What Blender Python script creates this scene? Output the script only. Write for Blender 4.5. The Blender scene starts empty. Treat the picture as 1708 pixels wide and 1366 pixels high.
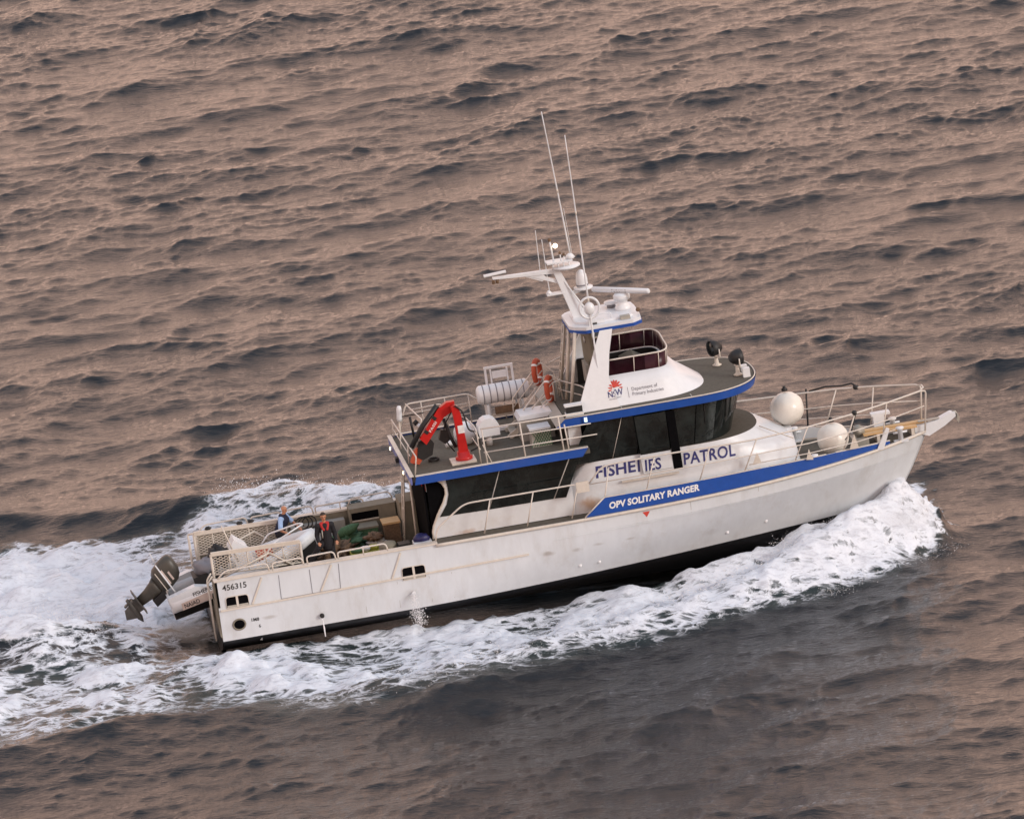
import bpy, bmesh, math, random
import numpy as np
from mathutils import Matrix, Vector, noise as mnoise
R = math.radians
random.seed(7)
scene = bpy.context.scene
C = scene.collection

# ---------------------------------------------------------------- camera
YAW, EL, ROLL, PITCH = R(7.0), R(14.5), R(5.5), R(2.5)
LIFT = 0.40                                   # boat origin above the mean sea level
fwd = Vector((math.sin(YAW)*math.cos(EL), math.cos(YAW)*math.cos(EL), -math.sin(EL)))
rgt = Vector((math.cos(YAW), -math.sin(YAW), 0.0))
upv = rgt.cross(fwd)
r2 = rgt*math.cos(ROLL) - upv*math.sin(ROLL)
u2 = rgt*math.sin(ROLL) + upv*math.cos(ROLL)
CAM = Vector((-21.13, -252.79, 71.27 + LIFT))
cam_d = bpy.data.cameras.new('camera'); cam = bpy.data.objects.new('camera', cam_d)
C.objects.link(cam); scene.camera = cam
cam_d.sensor_width = 36.0; cam_d.lens = 36.0*260.0*54.5/1708.0
cam_d.clip_start = 1.0; cam_d.clip_end = 20000.0
cm = Matrix.Identity(4)
for i in range(3):
    cm[i][0] = r2[i]; cm[i][1] = u2[i]; cm[i][2] = -fwd[i]; cm[i][3] = CAM[i]
cam.matrix_world = cm

# ---------------------------------------------------------------- sky and sun
SUN_EL, SUN_AZ = R(20.0), R(130.0)            # azimuth measured clockwise from +Y
world = bpy.data.worlds.new('World'); scene.world = world; world.use_nodes = True
wn, wl = world.node_tree.nodes, world.node_tree.links
sky = wn.new('ShaderNodeTexSky'); sky.sky_type = 'NISHITA'; sky.sun_disc = False
sky.sun_elevation = SUN_EL; sky.sun_rotation = SUN_AZ
sky.air_density = 1.0; sky.dust_density = 2.0; sky.ozone_density = 1.0
# thin dusk overcast over the clear sky: warm low down, cool grey overhead, the same all round
tc = wn.new('ShaderNodeTexCoord'); sx = wn.new('ShaderNodeSeparateXYZ'); wl.new(tc.outputs['Generated'], sx.inputs[0])
rp = wn.new('ShaderNodeValToRGB'); wl.new(sx.outputs['Z'], rp.inputs[0])
e = rp.color_ramp.elements
e[0].position = 0.0; e[0].color = (0.98, 0.63, 0.49, 1)
e[1].position = 1.0; e[1].color = (0.30, 0.40, 0.55, 1)
m = e.new(0.30); m.color = (0.98, 0.645, 0.50, 1)
m = e.new(0.60); m.color = (0.50, 0.45, 0.44, 1)
gain = wn.new('ShaderNodeVectorMath'); gain.operation = 'SCALE'; gain.inputs['Scale'].default_value = 16.0
wl.new(rp.outputs[0], gain.inputs[0])
mix = wn.new('ShaderNodeMix'); mix.data_type = 'RGBA'; mix.inputs['Factor'].default_value = 0.85
wl.new(sky.outputs[0], mix.inputs['A']); wl.new(gain.outputs[0], mix.inputs['B'])
wl.new(mix.outputs['Result'], wn['Background'].inputs[0]); wn['Background'].inputs[1].default_value = 0.10
sun_d = bpy.data.lights.new('sun', 'SUN'); sun = bpy.data.objects.new('sun', sun_d); C.objects.link(sun)
sun_d.energy = 1.5; sun_d.angle = R(14); sun_d.color = (1.0, 0.97, 0.93)
sd = Vector((math.sin(SUN_AZ)*math.cos(SUN_EL), math.cos(SUN_AZ)*math.cos(SUN_EL), math.sin(SUN_EL)))
sun.rotation_euler = sd.to_track_quat('Z', 'Y').to_euler()
cy = scene.cycles; cy.max_bounces = 6; cy.diffuse_bounces = 2; cy.glossy_bounces = 3; cy.transmission_bounces = 4; cy.caustics_reflective = False; cy.caustics_refractive = False
scene.view_settings.view_transform = 'Standard'; scene.view_settings.look = 'None'
scene.view_settings.exposure = 0.08; scene.view_settings.gamma = 1.0

# ---------------------------------------------------------------- survey: photo pixel + one known coordinate -> boat metres
BOAT = Matrix.Translation((0, 0, LIFT)) @ Matrix.Rotation(-PITCH, 4, 'Y')
BINV = BOAT.inverted(); BROT = BINV.to_3x3()
F_PX = 260.0*54.5
def _ray(u, v):
    return fwd + r2*((u-854.0)/F_PX) - u2*((v-683.0)/F_PX)
def S(u, v, y):
    d = BROT @ _ray(u, v); o = BINV @ CAM
    return o + d*((y-o.y)/d.y)
def sea_pt(u, v, z=0.0):
    d = _ray(u, v)
    return CAM + d*((z-CAM.z)/d.z)
Z1 = lambda a, b, y: S(200+a*.2196, 780+b*.2196, y)
Z2 = lambda a, b, y: S(430+a*.2196, 780+b*.2196, y)
Z3 = lambda a, b, y: S(620+a*.2196, 580+b*.2196, y)
Z4 = lambda a, b, y: S(780+a*.205, 360+b*.205, y)
Z5 = lambda a, b, y: S(900+a*.2343, 540+b*.2343, y)
Z6 = lambda a, b, y: S(1200+a*.2459, 600+b*.2459, y)

# ---------------------------------------------------------------- materials
def nd(nt, t, **kw):
    n = nt.nodes.new(t)
    for k, v in kw.items(): setattr(n, k, v)
    return n
def mat(name, col, rough=0.5, metal=0.0, var=0.08, scale=6.0, bump=0.0, stretch=None, emit=None, spec=0.5, dirt=None, dirt_amt=0.0):
    m = bpy.data.materials.new(name); m.use_nodes = True
    nt = m.node_tree; b = nt.nodes['Principled BSDF']; L = nt.links.new
    b.inputs['Roughness'].default_value = rough; b.inputs['Metallic'].default_value = metal
    b.inputs['Specular IOR Level'].default_value = spec
    tcn = nd(nt, 'ShaderNodeTexCoord'); mp = nd(nt, 'ShaderNodeMapping'); L(tcn.outputs['Object'], mp.inputs[0])
    if stretch: mp.inputs['Scale'].default_value = stretch
    nz = nd(nt, 'ShaderNodeTexNoise'); nz.inputs['Scale'].default_value = scale; nz.inputs['Detail'].default_value = 6
    nz.inputs['Roughness'].default_value = 0.65
    L(mp.outputs[0], nz.inputs['Vector'])
    rmp = nd(nt, 'ShaderNodeMapRange'); rmp.inputs[1].default_value = 0.3; rmp.inputs[2].default_value = 0.7
    rmp.inputs[3].default_value = 1-var; rmp.inputs[4].default_value = 1+var
    L(nz.outputs[0], rmp.inputs[0])
    sc = nd(nt, 'ShaderNodeVectorMath', operation='SCALE'); sc.inputs[0].default_value = col[:3]
    L(rmp.outputs[0], sc.inputs['Scale'])
    out = sc.outputs[0]
    if dirt:
        n2 = nd(nt, 'ShaderNodeTexNoise'); n2.inputs['Scale'].default_value = 1.3; n2.inputs['Detail'].default_value = 8
        n2.inputs['Roughness'].default_value = 0.7
        L(mp.outputs[0], n2.inputs['Vector'])
        r3 = nd(nt, 'ShaderNodeMapRange'); r3.inputs[1].default_value = 0.52; r3.inputs[2].default_value = 0.78
        r3.inputs[3].default_value = 0.0; r3.inputs[4].default_value = dirt_amt
        L(n2.outputs[0], r3.inputs[0])
        mx = nd(nt, 'ShaderNodeMix', data_type='RGBA'); mx.inputs['B'].default_value = (*dirt, 1)
        L(r3.outputs[0], mx.inputs['Factor']); L(out, mx.inputs['A']); out = mx.outputs['Result']
    L(out, b.inputs['Base Color'])
    if bump:
        bp = nd(nt, 'ShaderNodeBump'); bp.inputs['Strength'].default_value = bump; bp.inputs['Distance'].default_value = 0.02
        L(nz.outputs[0], bp.inputs['Height']); L(bp.outputs[0], b.inputs['Normal'])
    if emit:
        b.inputs['Emission Color'].default_value = (*emit[:3], 1); b.inputs['Emission Strength'].default_value = emit[3]
    return m
M = {}
M['hull'] = mat('hull_paint', (0.66, 0.70, 0.735), 0.40, var=0.05, scale=3, stretch=(1, 1, .35), dirt=(0.42, 0.39, 0.35), dirt_amt=0.45, bump=0.05)
M['bottom'] = mat('antifoul', (0.012, 0.012, 0.014), 0.45, var=0.3)
M['white'] = mat('white_paint', (0.70, 0.73, 0.76), 0.35, var=0.04, scale=4, dirt=(0.50, 0.44, 0.36), dirt_amt=0.35)
M['clean'] = mat('gelcoat_white', (0.76, 0.79, 0.82), 0.3, var=0.03)
M['cream'] = mat('cream_tube', (0.66, 0.61, 0.54), 0.4, var=0.08, scale=9, dirt=(0.40, 0.30, 0.2), dirt_amt=0.3)
M['rail'] = mat('rail_tube', (0.68, 0.63, 0.57), 0.35, var=0.06)
M['blue'] = mat('blue_paint', (0.018, 0.080, 0.36), 0.35, var=0.10, scale=5, dirt=(0.07, 0.10, 0.30), dirt_amt=0.4)
M['lilac'] = mat('lilac_blue', (0.16, 0.18, 0.42), 0.4, var=0.1)  # paler and more lilac than the side fascias
M['navy'] = mat('navy_lettering', (0.025, 0.030, 0.16), 0.5, var=0.1)
M['letter_white'] = mat('white_lettering', (0.82, 0.82, 0.82), 0.5, var=0.02)
M['letter_black'] = mat('black_lettering', (0.03, 0.03, 0.03), 0.5, var=0.02)
M['letter_grey'] = mat('grey_lettering', (0.22, 0.22, 0.25), 0.5, var=0.02)
M['red'] = mat('red_paint', (0.50, 0.014, 0.012), 0.35, var=0.10, scale=6)
M['emblem'] = mat('emblem_red', (0.58, 0.06, 0.04), 0.5, var=0.05)
M['orange'] = mat('lifebuoy_orange', (0.45, 0.075, 0.03), 0.6, var=0.15, scale=12)
M['glass'] = mat('tinted_glass', (0.012, 0.016, 0.016), 0.08, var=0.9, scale=1.6, spec=0.5, bump=0.06)
M['maroon'] = mat('maroon_screen', (0.040, 0.010, 0.018), 0.30, var=0.2, spec=0.2)
M['deck'] = mat('deck_grey', (0.105, 0.095, 0.075), 0.85, var=0.22, scale=9, bump=0.2)
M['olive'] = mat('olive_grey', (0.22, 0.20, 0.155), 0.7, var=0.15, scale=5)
M['dark'] = mat('interior_shade', (0.004, 0.004, 0.005), 0.9, var=0.2, spec=0.05)  # near black colour stands in for the shade of unlit interiors and openings
M['black'] = mat('black_rubber', (0.015, 0.015, 0.016), 0.55, var=0.2)
M['motor'] = mat('outboard_grey', (0.060, 0.056, 0.047), 0.42, var=0.12)
M['motor_leg'] = mat('outboard_leg', (0.075, 0.074, 0.070), 0.5, var=0.15)
M['steel'] = mat('galvanised', (0.42, 0.40, 0.35), 0.5, metal=0.3, var=0.15)
M['wood'] = mat('varnished_timber', (0.62, 0.40, 0.19), 0.5, var=0.15, scale=8, stretch=(.2, 2, 2))
M['green'] = mat('green_net', (0.07, 0.15, 0.08), 0.9, var=0.4, scale=30, bump=0.6)
M['yellow'] = mat('yellow_green', (0.33, 0.32, 0.05), 0.8, var=0.3, scale=20)
M['brown'] = mat('brown_gear', (0.16, 0.10, 0.06), 0.8, var=0.4, scale=14)
M['bluebox'] = mat('blue_plastic', (0.012, 0.012, 0.08), 0.5, var=0.2)
M['grey'] = mat('grey_paint', (0.36, 0.35, 0.32), 0.55, var=0.08)
M['ribband'] = mat('collar_pale', (0.62, 0.52, 0.47), 0.6, var=0.06)
M['skin'] = mat('skin', (0.50, 0.24, 0.14), 0.55, var=0.06, scale=20)
M['hair'] = mat('dark_hair', (0.035, 0.022, 0.016), 0.7, var=0.2)
M['shirt'] = mat('light_blue_shirt', (0.36, 0.52, 0.80), 0.85, var=0.08, scale=20)
M['vest'] = mat('navy_vest', (0.014, 0.018, 0.045), 0.85, var=0.2, scale=20)
M['jacket'] = mat('black_jacket', (0.012, 0.012, 0.016), 0.85, var=0.25, scale=20)
M['collar'] = mat('red_collar', (0.45, 0.025, 0.025), 0.8, var=0.15, scale=20)
M['lamp'] = mat('lit_lamp', (1, .9, .75), 0.4, emit=(1.0, 0.72, 0.45, 6.0))
M['lamp_green'] = mat('lit_side_lamp', (.8, 1, .9), 0.4, emit=(0.75, 1.0, 0.90, 0.9))
M['fender'] = mat('fender_cover', (0.80, 0.77, 0.70), 0.28, var=0.06, scale=3, bump=0.15)

def stain(m, spots, col):
    """rust and soot stains at given places on a painted part"""
    nt = m.node_tree; L = nt.links.new; b = nt.nodes['Principled BSDF']; src = b.inputs['Base Color'].links[0].from_socket
    tcn = nd(nt, 'ShaderNodeTexCoord'); nz = nd(nt, 'ShaderNodeTexNoise'); nz.inputs['Scale'].default_value = 3.5; nz.inputs['Detail'].default_value = 6
    L(tcn.outputs['Object'], nz.inputs['Vector'])
    for (x, y, z, rx, rz, amt) in spots:
        sb_ = nd(nt, 'ShaderNodeVectorMath', operation='SUBTRACT'); L(tcn.outputs['Object'], sb_.inputs[0]); sb_.inputs[1].default_value = (x, y, z)
        dv = nd(nt, 'ShaderNodeVectorMath', operation='DIVIDE'); L(sb_.outputs[0], dv.inputs[0]); dv.inputs[1].default_value = (rx, 1.0, rz)
        ln = nd(nt, 'ShaderNodeVectorMath', operation='LENGTH'); L(dv.outputs[0], ln.inputs[0])
        ad_ = nd(nt, 'ShaderNodeMath', operation='MULTIPLY_ADD'); L(nz.outputs[0], ad_.inputs[0]); ad_.inputs[1].default_value = 1.4; L(ln.outputs['Value'], ad_.inputs[2])
        mr = nd(nt, 'ShaderNodeMapRange', interpolation_type='SMOOTHSTEP'); mr.inputs[1].default_value = .75; mr.inputs[2].default_value = 1.75; mr.inputs[3].default_value = amt; mr.inputs[4].default_value = 0
        L(ad_.outputs[0], mr.inputs[0])
        mx = nd(nt, 'ShaderNodeMix', data_type='RGBA'); mx.inputs['B'].default_value = (*col, 1); L(mr.outputs[0], mx.inputs['Factor']); L(src, mx.inputs['A']); src = mx.outputs['Result']
    L(src, b.inputs['Base Color'])
M['house'] = mat('house_paint', (0.70, 0.73, 0.76), 0.35, var=0.04, scale=4, dirt=(0.50, 0.44, 0.36), dirt_amt=0.45)
stain(M['house'], [(11.95, -2.12, 2.12, .45, .35, .75), (8.0, -2.16, 1.95, .45, .14, .5)], (.42, .22, .09))
stain(M['hull'], [(10.3, -2.9, 1.02, .30, .10, .55), (11.2, -2.9, .98, .25, .09, .4), (11.9, -2.9, 1.02, .22, .07, .4), (12.9, -2.9, 1.0, .2, .06, .4), (15.6, -2.6, .55, .6, .22, .35), (1.5, -2.9, .55, .3, .08, .4), (5.9, -2.9, .5, .3, .3, .25)], (.26, .21, .16))
# ---------------------------------------------------------------- mesh builder
class MB:
    def __init__(s): s.v = []; s.f = []; s.s = []
    def add(s, vs, fs, smooth=False):
        o = len(s.v); s.v += [Vector(p) for p in vs]
        s.f += [[i+o for i in f] for f in fs]; s.s += [smooth]*len(fs); return s
    def bx(s, x0, x1, y0, y1, z0, z1):
        vs = [(x, y, z) for x in (x0, x1) for y in (y0, y1) for z in (z0, z1)]
        return s.add(vs, [(0, 1, 3, 2), (4, 6, 7, 5), (0, 4, 5, 1), (2, 3, 7, 6), (0, 2, 6, 4), (1, 5, 7, 3)])
    def bar(s, a, b, w, h, up=(0, 0, 1)):
        a = Vector(a); b = Vector(b); d = (b-a).normalized(); u = Vector(up)
        if abs(d.dot(u)) > .95: u = Vector((1, 0, 0))
        sd_ = d.cross(u).normalized(); u = sd_.cross(d)
        vs = [p + sd_*(i*w/2) + u*(j*h/2) for p in (a, b) for i in (-1, 1) for j in (-1, 1)]
        return s.add(vs, [(0, 1, 3, 2), (4, 6, 7, 5), (0, 4, 5, 1), (2, 3, 7, 6), (0, 2, 6, 4), (1, 5, 7, 3)])
    def prism(s, poly, y0, y1, yf=None):
        """(x,z) outline extruded across y; yf(x,z) shifts the y of a vertex"""
        n = len(poly); g = yf or (lambda x, z: 0.0)
        vs = [(x, y0+g(x, z), z) for x, z in poly] + [(x, y1+g(x, z), z) for x, z in poly]
        fs = [list(range(n)), list(range(2*n-1, n-1, -1))] + [(i, i+n, (i+1) % n+n, (i+1) % n) for i in range(n)]
        return s.add(vs, fs)
    def prismz(s, poly, z0, z1):
        n = len(poly); vs = [(x, y, z0) for x, y in poly] + [(x, y, z1) for x, y in poly]
        fs = [list(range(n-1, -1, -1)), list(range(n, 2*n))] + [(i, (i+1) % n, (i+1) % n+n, i+n) for i in range(n)]
        return s.add(vs, fs)
    def tube(s, pts, r, seg=8, closed=False, caps=True):
        P = [Vector(p) for p in pts]; n = len(P); rr = r if isinstance(r, (list, tuple)) else [r]*n
        vs = []; prev = None
        for i in range(n):
            if closed: d = P[(i+1) % n]-P[i-1]
            else: d = P[min(i+1, n-1)]-P[max(i-1, 0)]
            d.normalize()
            if prev is None:
                a = Vector((0, 0, 1)) if abs(d.z) < .9 else Vector((1, 0, 0)); prev = d.cross(a).normalized()
            a = (prev - d*prev.dot(d)).normalized(); b = d.cross(a); prev = a
            vs += [P[i] + (a*math.cos(t) + b*math.sin(t))*rr[i] for t in (2*math.pi*k/seg for k in range(seg))]
        fs = []
        for i in range(n if closed else n-1):
            j = (i+1) % n
            fs += [(i*seg+k, i*seg+(k+1) % seg, j*seg+(k+1) % seg, j*seg+k) for k in range(seg)]
        s.add(vs, fs, True)
        if caps and not closed:
            o = len(s.v)-len(vs)
            s.f += [[o+k for k in range(seg-1, -1, -1)], [o+(n-1)*seg+k for k in range(seg)]]; s.s += [False, False]
        return s
    def lathe(s, prof, origin=(0, 0, 0), axis=(0, 0, 1), seg=20, smooth=True):
        ax = Vector(axis).normalized(); a = ax.orthogonal().normalized(); b = ax.cross(a); o = Vector(origin)
        vs = [o + ax*h + (a*math.cos(t)+b*math.sin(t))*max(r, 1e-4) for r, h in prof for t in (2*math.pi*k/seg for k in range(seg))]
        fs = [(i*seg+k, i*seg+(k+1) % seg, (i+1)*seg+(k+1) % seg, (i+1)*seg+k) for i in range(len(prof)-1) for k in range(seg)]
        n = len(prof); fs += [list(range(seg-1, -1, -1)), [(n-1)*seg+k for k in range(seg)]]
        return s.add(vs, fs, smooth)
    def ball(s, c, r, seg=16, rings=10, sc=(1, 1, 1), wob=0.0):
        c = Vector(c); vs = []
        for i in range(rings+1):
            p = math.pi*i/rings
            for k in range(seg):
                t = 2*math.pi*k/seg
                d = Vector((math.sin(p)*math.cos(t), math.sin(p)*math.sin(t), math.cos(p)))
                q = 1 + (wob*(mnoise.noise(d*2.3+c) + (.7*mnoise.noise(d*6.1+c*2) if wob > .6 else 0)) if wob else 0)
                vs.append(c + Vector((d.x*sc[0], d.y*sc[1], d.z*sc[2]))*max(r, 1e-4)*q)
        fs = [(i*seg+k, (i+1)*seg+k, (i+1)*seg+(k+1) % seg, i*seg+(k+1) % seg) for i in range(rings) for k in range(seg)]
        return s.add(vs, fs, True)
    def loft(s, loops, closed=True, cap0=False, cap1=False, smooth=True):
        n = len(loops[0]); vs = [p for lp in loops for p in lp]; fs = []
        for i in range(len(loops)-1):
            for k in range(n if closed else n-1):
                fs.append((i*n+k, i*n+(k+1) % n, (i+1)*n+(k+1) % n, (i+1)*n+k))
        o = len(s.v); s.add(vs, fs, smooth)
        if cap0: s.f.append([o+k for k in range(n-1, -1, -1)]); s.s.append(False)
        if cap1: s.f.append([o+(len(loops)-1)*n+k for k in range(n)]); s.s.append(False)
        return s
    def build(s, name, m, parent=None, label=None):
        inv = parent.get('_boat') if parent else None
        base = BASE.get(root_of(parent).name) if parent else None
        vs = [tuple(p-base) for p in s.v] if base is not None else [tuple(p) for p in s.v]
        me = bpy.data.meshes.new(name); me.from_pydata(vs, [], s.f)
        me.polygons.foreach_set('use_smooth', s.s); me.materials.append(M[m] if isinstance(m, str) else m); me.update()
        bm = bmesh.new(); bm.from_mesh(me); bmesh.ops.remove_doubles(bm, verts=bm.verts, dist=1e-5)
        bmesh.ops.recalc_face_normals(bm, faces=bm.faces); bm.to_mesh(me); bm.free()
        o = bpy.data.objects.new(name, me); C.objects.link(o)
        if parent: o.parent = parent
        if label: o['label'] = label
        return o
BASE = {}
def root_of(o):
    while o.parent: o = o.parent
    return o
def thing(name, label, cat, base, group=None, mtx=None):
    """an Empty at the thing's base; parts are given in boat metres, or in its own frame when mtx is set"""
    o = bpy.data.objects.new(name, None); C.objects.link(o); o.empty_display_size = 0.2
    o['label'] = label; o['category'] = cat
    if group: o['group'] = group
    if mtx is None:
        o.matrix_world = BOAT @ Matrix.Translation(base); BASE[o.name] = Vector(base)
    else:
        o.matrix_world = BOAT @ mtx; BASE[o.name] = Vector((0, 0, 0))
    return o
def rounded(pts, r=0.12, n=4):
    """round the inner corners of a polyline"""
    P = [Vector(p) for p in pts]; out = [P[0]]
    for i in range(1, len(P)-1):
        a = P[i-1]-P[i]; b = P[i+1]-P[i]; q = min(r, a.length*.45, b.length*.45)
        A = P[i]+a.normalized()*q; B_ = P[i]+b.normalized()*q
        for k in range(n+1):
            t = k/n; out.append(A*(1-t)**2 + P[i]*2*t*(1-t) + B_*t*t)
    return out + [P[-1]]
def text(name, body, size, fn, m, parent, bold=0.0, space=1.0, scx=1.0, align='LEFT', depth=0.0):
    cu = bpy.data.curves.new(name, 'FONT'); cu.body = body; cu.size = size; cu.offset = bold*size
    cu.space_character = space; cu.align_x = align; cu.resolution_u = 3
    o = bpy.data.objects.new(name, cu); C.objects.link(o)
    bpy.context.view_layer.update()
    me = bpy.data.meshes.new_from_object(o.evaluated_get(bpy.context.evaluated_depsgraph_get()))
    vs = [fn(p.co.x*scx, p.co.y) for p in me.vertices]; fs = [list(p.vertices) for p in me.polygons]
    bpy.data.objects.remove(o); bpy.data.curves.remove(cu)
    return MB().add(vs, fs).build(name, m, parent)
def mirror(p): return Vector((p[0], -p[1], p[2]))

# ---------------------------------------------------------------- the sea
NG, LG = 2048, 160.0
rng = np.random.default_rng(21)
kx = np.fft.fftfreq(NG, LG/NG)*2*np.pi
KX, KY = np.meshgrid(kx, kx, indexing='ij'); KK = np.sqrt(KX**2+KY**2); KK[0, 0] = 1e9
def spectrum_noise(amp):
    a = rng.normal(size=(NG, NG)) + 1j*rng.normal(size=(NG, NG)); return a*amp
WDIR = np.array([math.sin(R(26)), -math.cos(R(26))])          # waves run towards the viewer
cosw = (KX*WDIR[0]+KY*WDIR[1])/KK
def waves(lp, spread, cut, slope):
    kp = 2*np.pi/lp
    am = np.sqrt(np.exp(-1.25*(kp/KK)**2)/KK**slope*np.abs(cosw)**spread*np.exp(-(KK*cut)**2))*np.where(cosw > 0, 1.0, 0.35); am[0, 0] = 0
    Hf = spectrum_noise(am); h_ = np.fft.ifft2(Hf).real; n_ = h_.std()
    return h_/n_, -np.fft.ifft2(-1j*KX/KK*Hf).real/n_, -np.fft.ifft2(-1j*KY/KK*Hf).real/n_
LONG = waves(8.0, 1.6, .09, 4.3)
MIDW = waves(3.4, 1.6, .05, 4.0)
SHORT = waves(1.3, 1.2, .026, 3.5)
def band_noise(l0, l1, sl=1.5):
    k0, k1 = 2*np.pi/l1, 2*np.pi/l0
    a = np.where((KK > k0) & (KK < k1), KK**-sl, 0.0)
    q = np.fft.ifft2(spectrum_noise(a)).real; return q/q.std()
N_BIG, N_MID, N_FINE = band_noise(1.2, 6.0), band_noise(0.35, 2.2), band_noise(0.16, 0.7)
PATCH = band_noise(5.0, 40.0, 2.0); SPARSE = band_noise(2.5, 11.0, 1.6)
def axis(lo, hi, d, mlo, mhi, dm, far):
    a = np.arange(lo, hi, d)
    return np.concatenate([-np.array(far[::-1]), np.arange(mlo, lo-1e-6, dm), a, np.arange(hi+dm*.5, mhi, dm), np.array(far)])
far = [260., 420., 700., 1200., 2200., 4000., 7000.]
ax = axis(-13.0, 45.0, LG/NG, -60., 100., 1.0, far)
ay = axis(-36.0, 112.0, 2*LG/NG, -90., 190., 1.0, far)
ix = np.round(ax/(LG/NG)).astype(int) % NG; iy = np.round(ay/(LG/NG)).astype(int) % NG
G = np.ix_(ix, iy)
X, Y = np.meshgrid(ax, ay, indexing='ij')
fade = np.clip((230-np.abs(X))/130, 0, 1)*np.clip((230-np.abs(Y))/60, 0, 1)
def sst(a, b, v):
    t = np.clip((v-a)/(b-a), 0, 1); return t*t*(3-2*t)
nb, nm, nf = N_BIG[G], N_MID[G], N_FINE[G]
A_L, A_M, A_S = 0.072, 0.030, 0.0125
gust = np.clip(1.0 + .28*PATCH[G], .3, 2.0)
burst = .48 + 1.45*np.tanh(.8*np.clip(SPARSE[G]-.35, 0, 3)**1.4)            # a few steeper crests scattered over a gentler chop
oh, ox, oy = [LONG[i][G]*A_L*(1, 1.7, 1.7)[i] + MIDW[i][G]*A_M*burst*(1, 1.05, 1.05)[i] + SHORT[i][G]*A_S*gust*(1, 1.2, 1.2)[i] for i in range(3)]

# the wake: ridges (x, y, height, half width inside, half width outside), sea metres, boat bow at x = 21.7
def ridge(pl):
    out = np.zeros_like(X)
    for (x0, y0, h0, a0, b0), (x1, y1, h1, a1, b1) in zip(pl[:-1], pl[1:]):
        dx, dy = x1-x0, y1-y0; L2 = dx*dx+dy*dy
        t = np.clip(((X-x0)*dx+(Y-y0)*dy)/L2, 0, 1)
        px, py = X-x0-t*dx, Y-y0-t*dy; d = np.sqrt(px*px+py*py)
        side = np.sign(dx*py-dy*px)
        w = np.where(side > 0, a0+(a1-a0)*t, b0+(b1-b0)*t)
        out = np.maximum(out, (h0+(h1-h0)*t)*np.exp(-(d/w)**2))
    return out
SB = [(22.5, -.05, .70, .7, .45), (21.5, -.70, 1.60, 1.2, .75), (20.0, -1.75, 1.70, 1.4, 1.0), (18.2, -2.95, 1.25, 1.3, 1.05), (15.5, -4.4, .75, 1.2, .95),
      (12, -6.4, .48, 1.4, 1.0), (8, -8.2, .38, 1.8, 1.0), (3, -9.7, .42, 2.2, .95), (-4, -10.6, .48, 2.4, .95), (-30, -14, .15, 2.5, 1.5)]
PT = [(22.5, .25, .7, .5, .5), (21.7, .95, 1.7, .75, .9), (19.6, 1.75, 1.1, .7, 1.0), (16, 4.2, .8, .8, 1.1), (12, 7.2, .75, 1.0, 1.6), (8, 9.8, .80, 1.2, 1.8),
      (4.2, 12.4, .95, 1.3, 2.0), (0, 14.3, .55, 1.4, 2.2), (-6, 16.5, .35, 1.6, 2.2), (-30, 24, .15, 2, 2.5)]
HG = [(21.7, -.35, 1.15, .8, .9), (20.4, -1.05, 1.40, 1.0, 1.0), (18.6, -1.75, 1.32, 1.0, .9), (17.2, -2.25, 1.05, 1.0, .8), (15.8, -2.60, .85, .9, .8), (13.5, -2.9, .46, .9, .8), (9, -3.1, .14, .8, .8)]
wk = np.maximum(ridge(SB), ridge(HG)) + np.maximum(ridge(PT), ridge([(x, -y, h_, b, a) for x, y, h_, a, b in HG]))
# stern: hollow right behind the transom, then the wash heaps up
wk += ridge([(-2.6, 1.0, .15, 1.5, 1.5), (-4.6, 1.2, .75, 2.4, 1.5), (-8, 1.6, .7, 2.6, 1.7), (-30, 3, .25, 4, 3)])
wk += ridge([(-2.0, 6.0, .1, 1.4, 1.4), (-5.5, 7.5, .45, 2.0, 1.6), (-14, 9, .35, 2.2, 2.)])
wk -= ridge([(.5, -.2, .30, 2.0, 2.0), (-2.2, -2.2, .15, 1.0, .9), (-6.5, -3.6, .15, .9, .7), (-16, -6, .1, 1.2, 1.2)])

def edge(pix, z=0.0, extra=()):
    P = sorted([tuple(sea_pt(u, v, z))[:2] for u, v in pix] + list(extra)); P = np.array(P)
    return np.interp(X, P[:, 0], P[:, 1])
wob = nb*.35 + nm*.16
y_out = edge([(1080, 1085), (1000, 1100), (850, 1135), (700, 1172), (560, 1205), (480, 1205), (380, 1192), (270, 1200), (120, 1235), (0, 1255), (-150, 1290)], extra=[(23.8, .3), (23.2, -1.2), (22.4, -2.5), (21.0, -3.7), (19.5, -4.9), (17.8, -5.7), (16.3, -6.3), (14.3, -7.5)])
y_in = edge([(1600, 800), (1500, 800), (1400, 860), (1330, 905), (1260, 945), (1180, 970), (1080, 990), (960, 1000), (860, 1006), (760, 1018), (690, 1022), (600, 1044), (520, 1062), (400, 1082), (300, 1090), (120, 1108), (0, 1120), (-150, 1135)])
along = np.clip((22.5-X)/24.0, 0, 1)
soft = 1.5 + 2.8*along
s_band = sst(0, 1, (Y - y_out - wob*(.25+.75*along))/soft + .25)*sst(0, 1, (y_in - Y + wob*.35)/(.35+.8*along) + .15)
s_band *= sst(23.5, 22.9, X + .3*nm)
foam = s_band*(.98 - .26*along + .15*nb*(.3+along) + .07*nm)
# port side
p_out = edge([(-150, 915), (0, 905), (150, 905), (280, 893), (340, 868), (400, 835), (450, 822), (560, 836), (680, 835), (900, 800), (1200, 760), (1500, 760)])
p_in = np.where(X > 0, np.clip(3.2+(14-X)*.22, .3, 5.5), -99)
p_band = sst(23.2, 22.6, X + .3*nm)*sst(0, 1, (p_out - Y + wob*1.0)/1.6 + .1)*sst(0, 1, (Y-p_in)/1.0)*(Y > 0)
foam = np.maximum(foam, p_band*np.clip(.44 + .26*sst(7., 12., Y)*sst(-1.5, 2.5, X) + .12*nb + .22*sst(1.5, -2.5, X), 0, 1.1))
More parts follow.
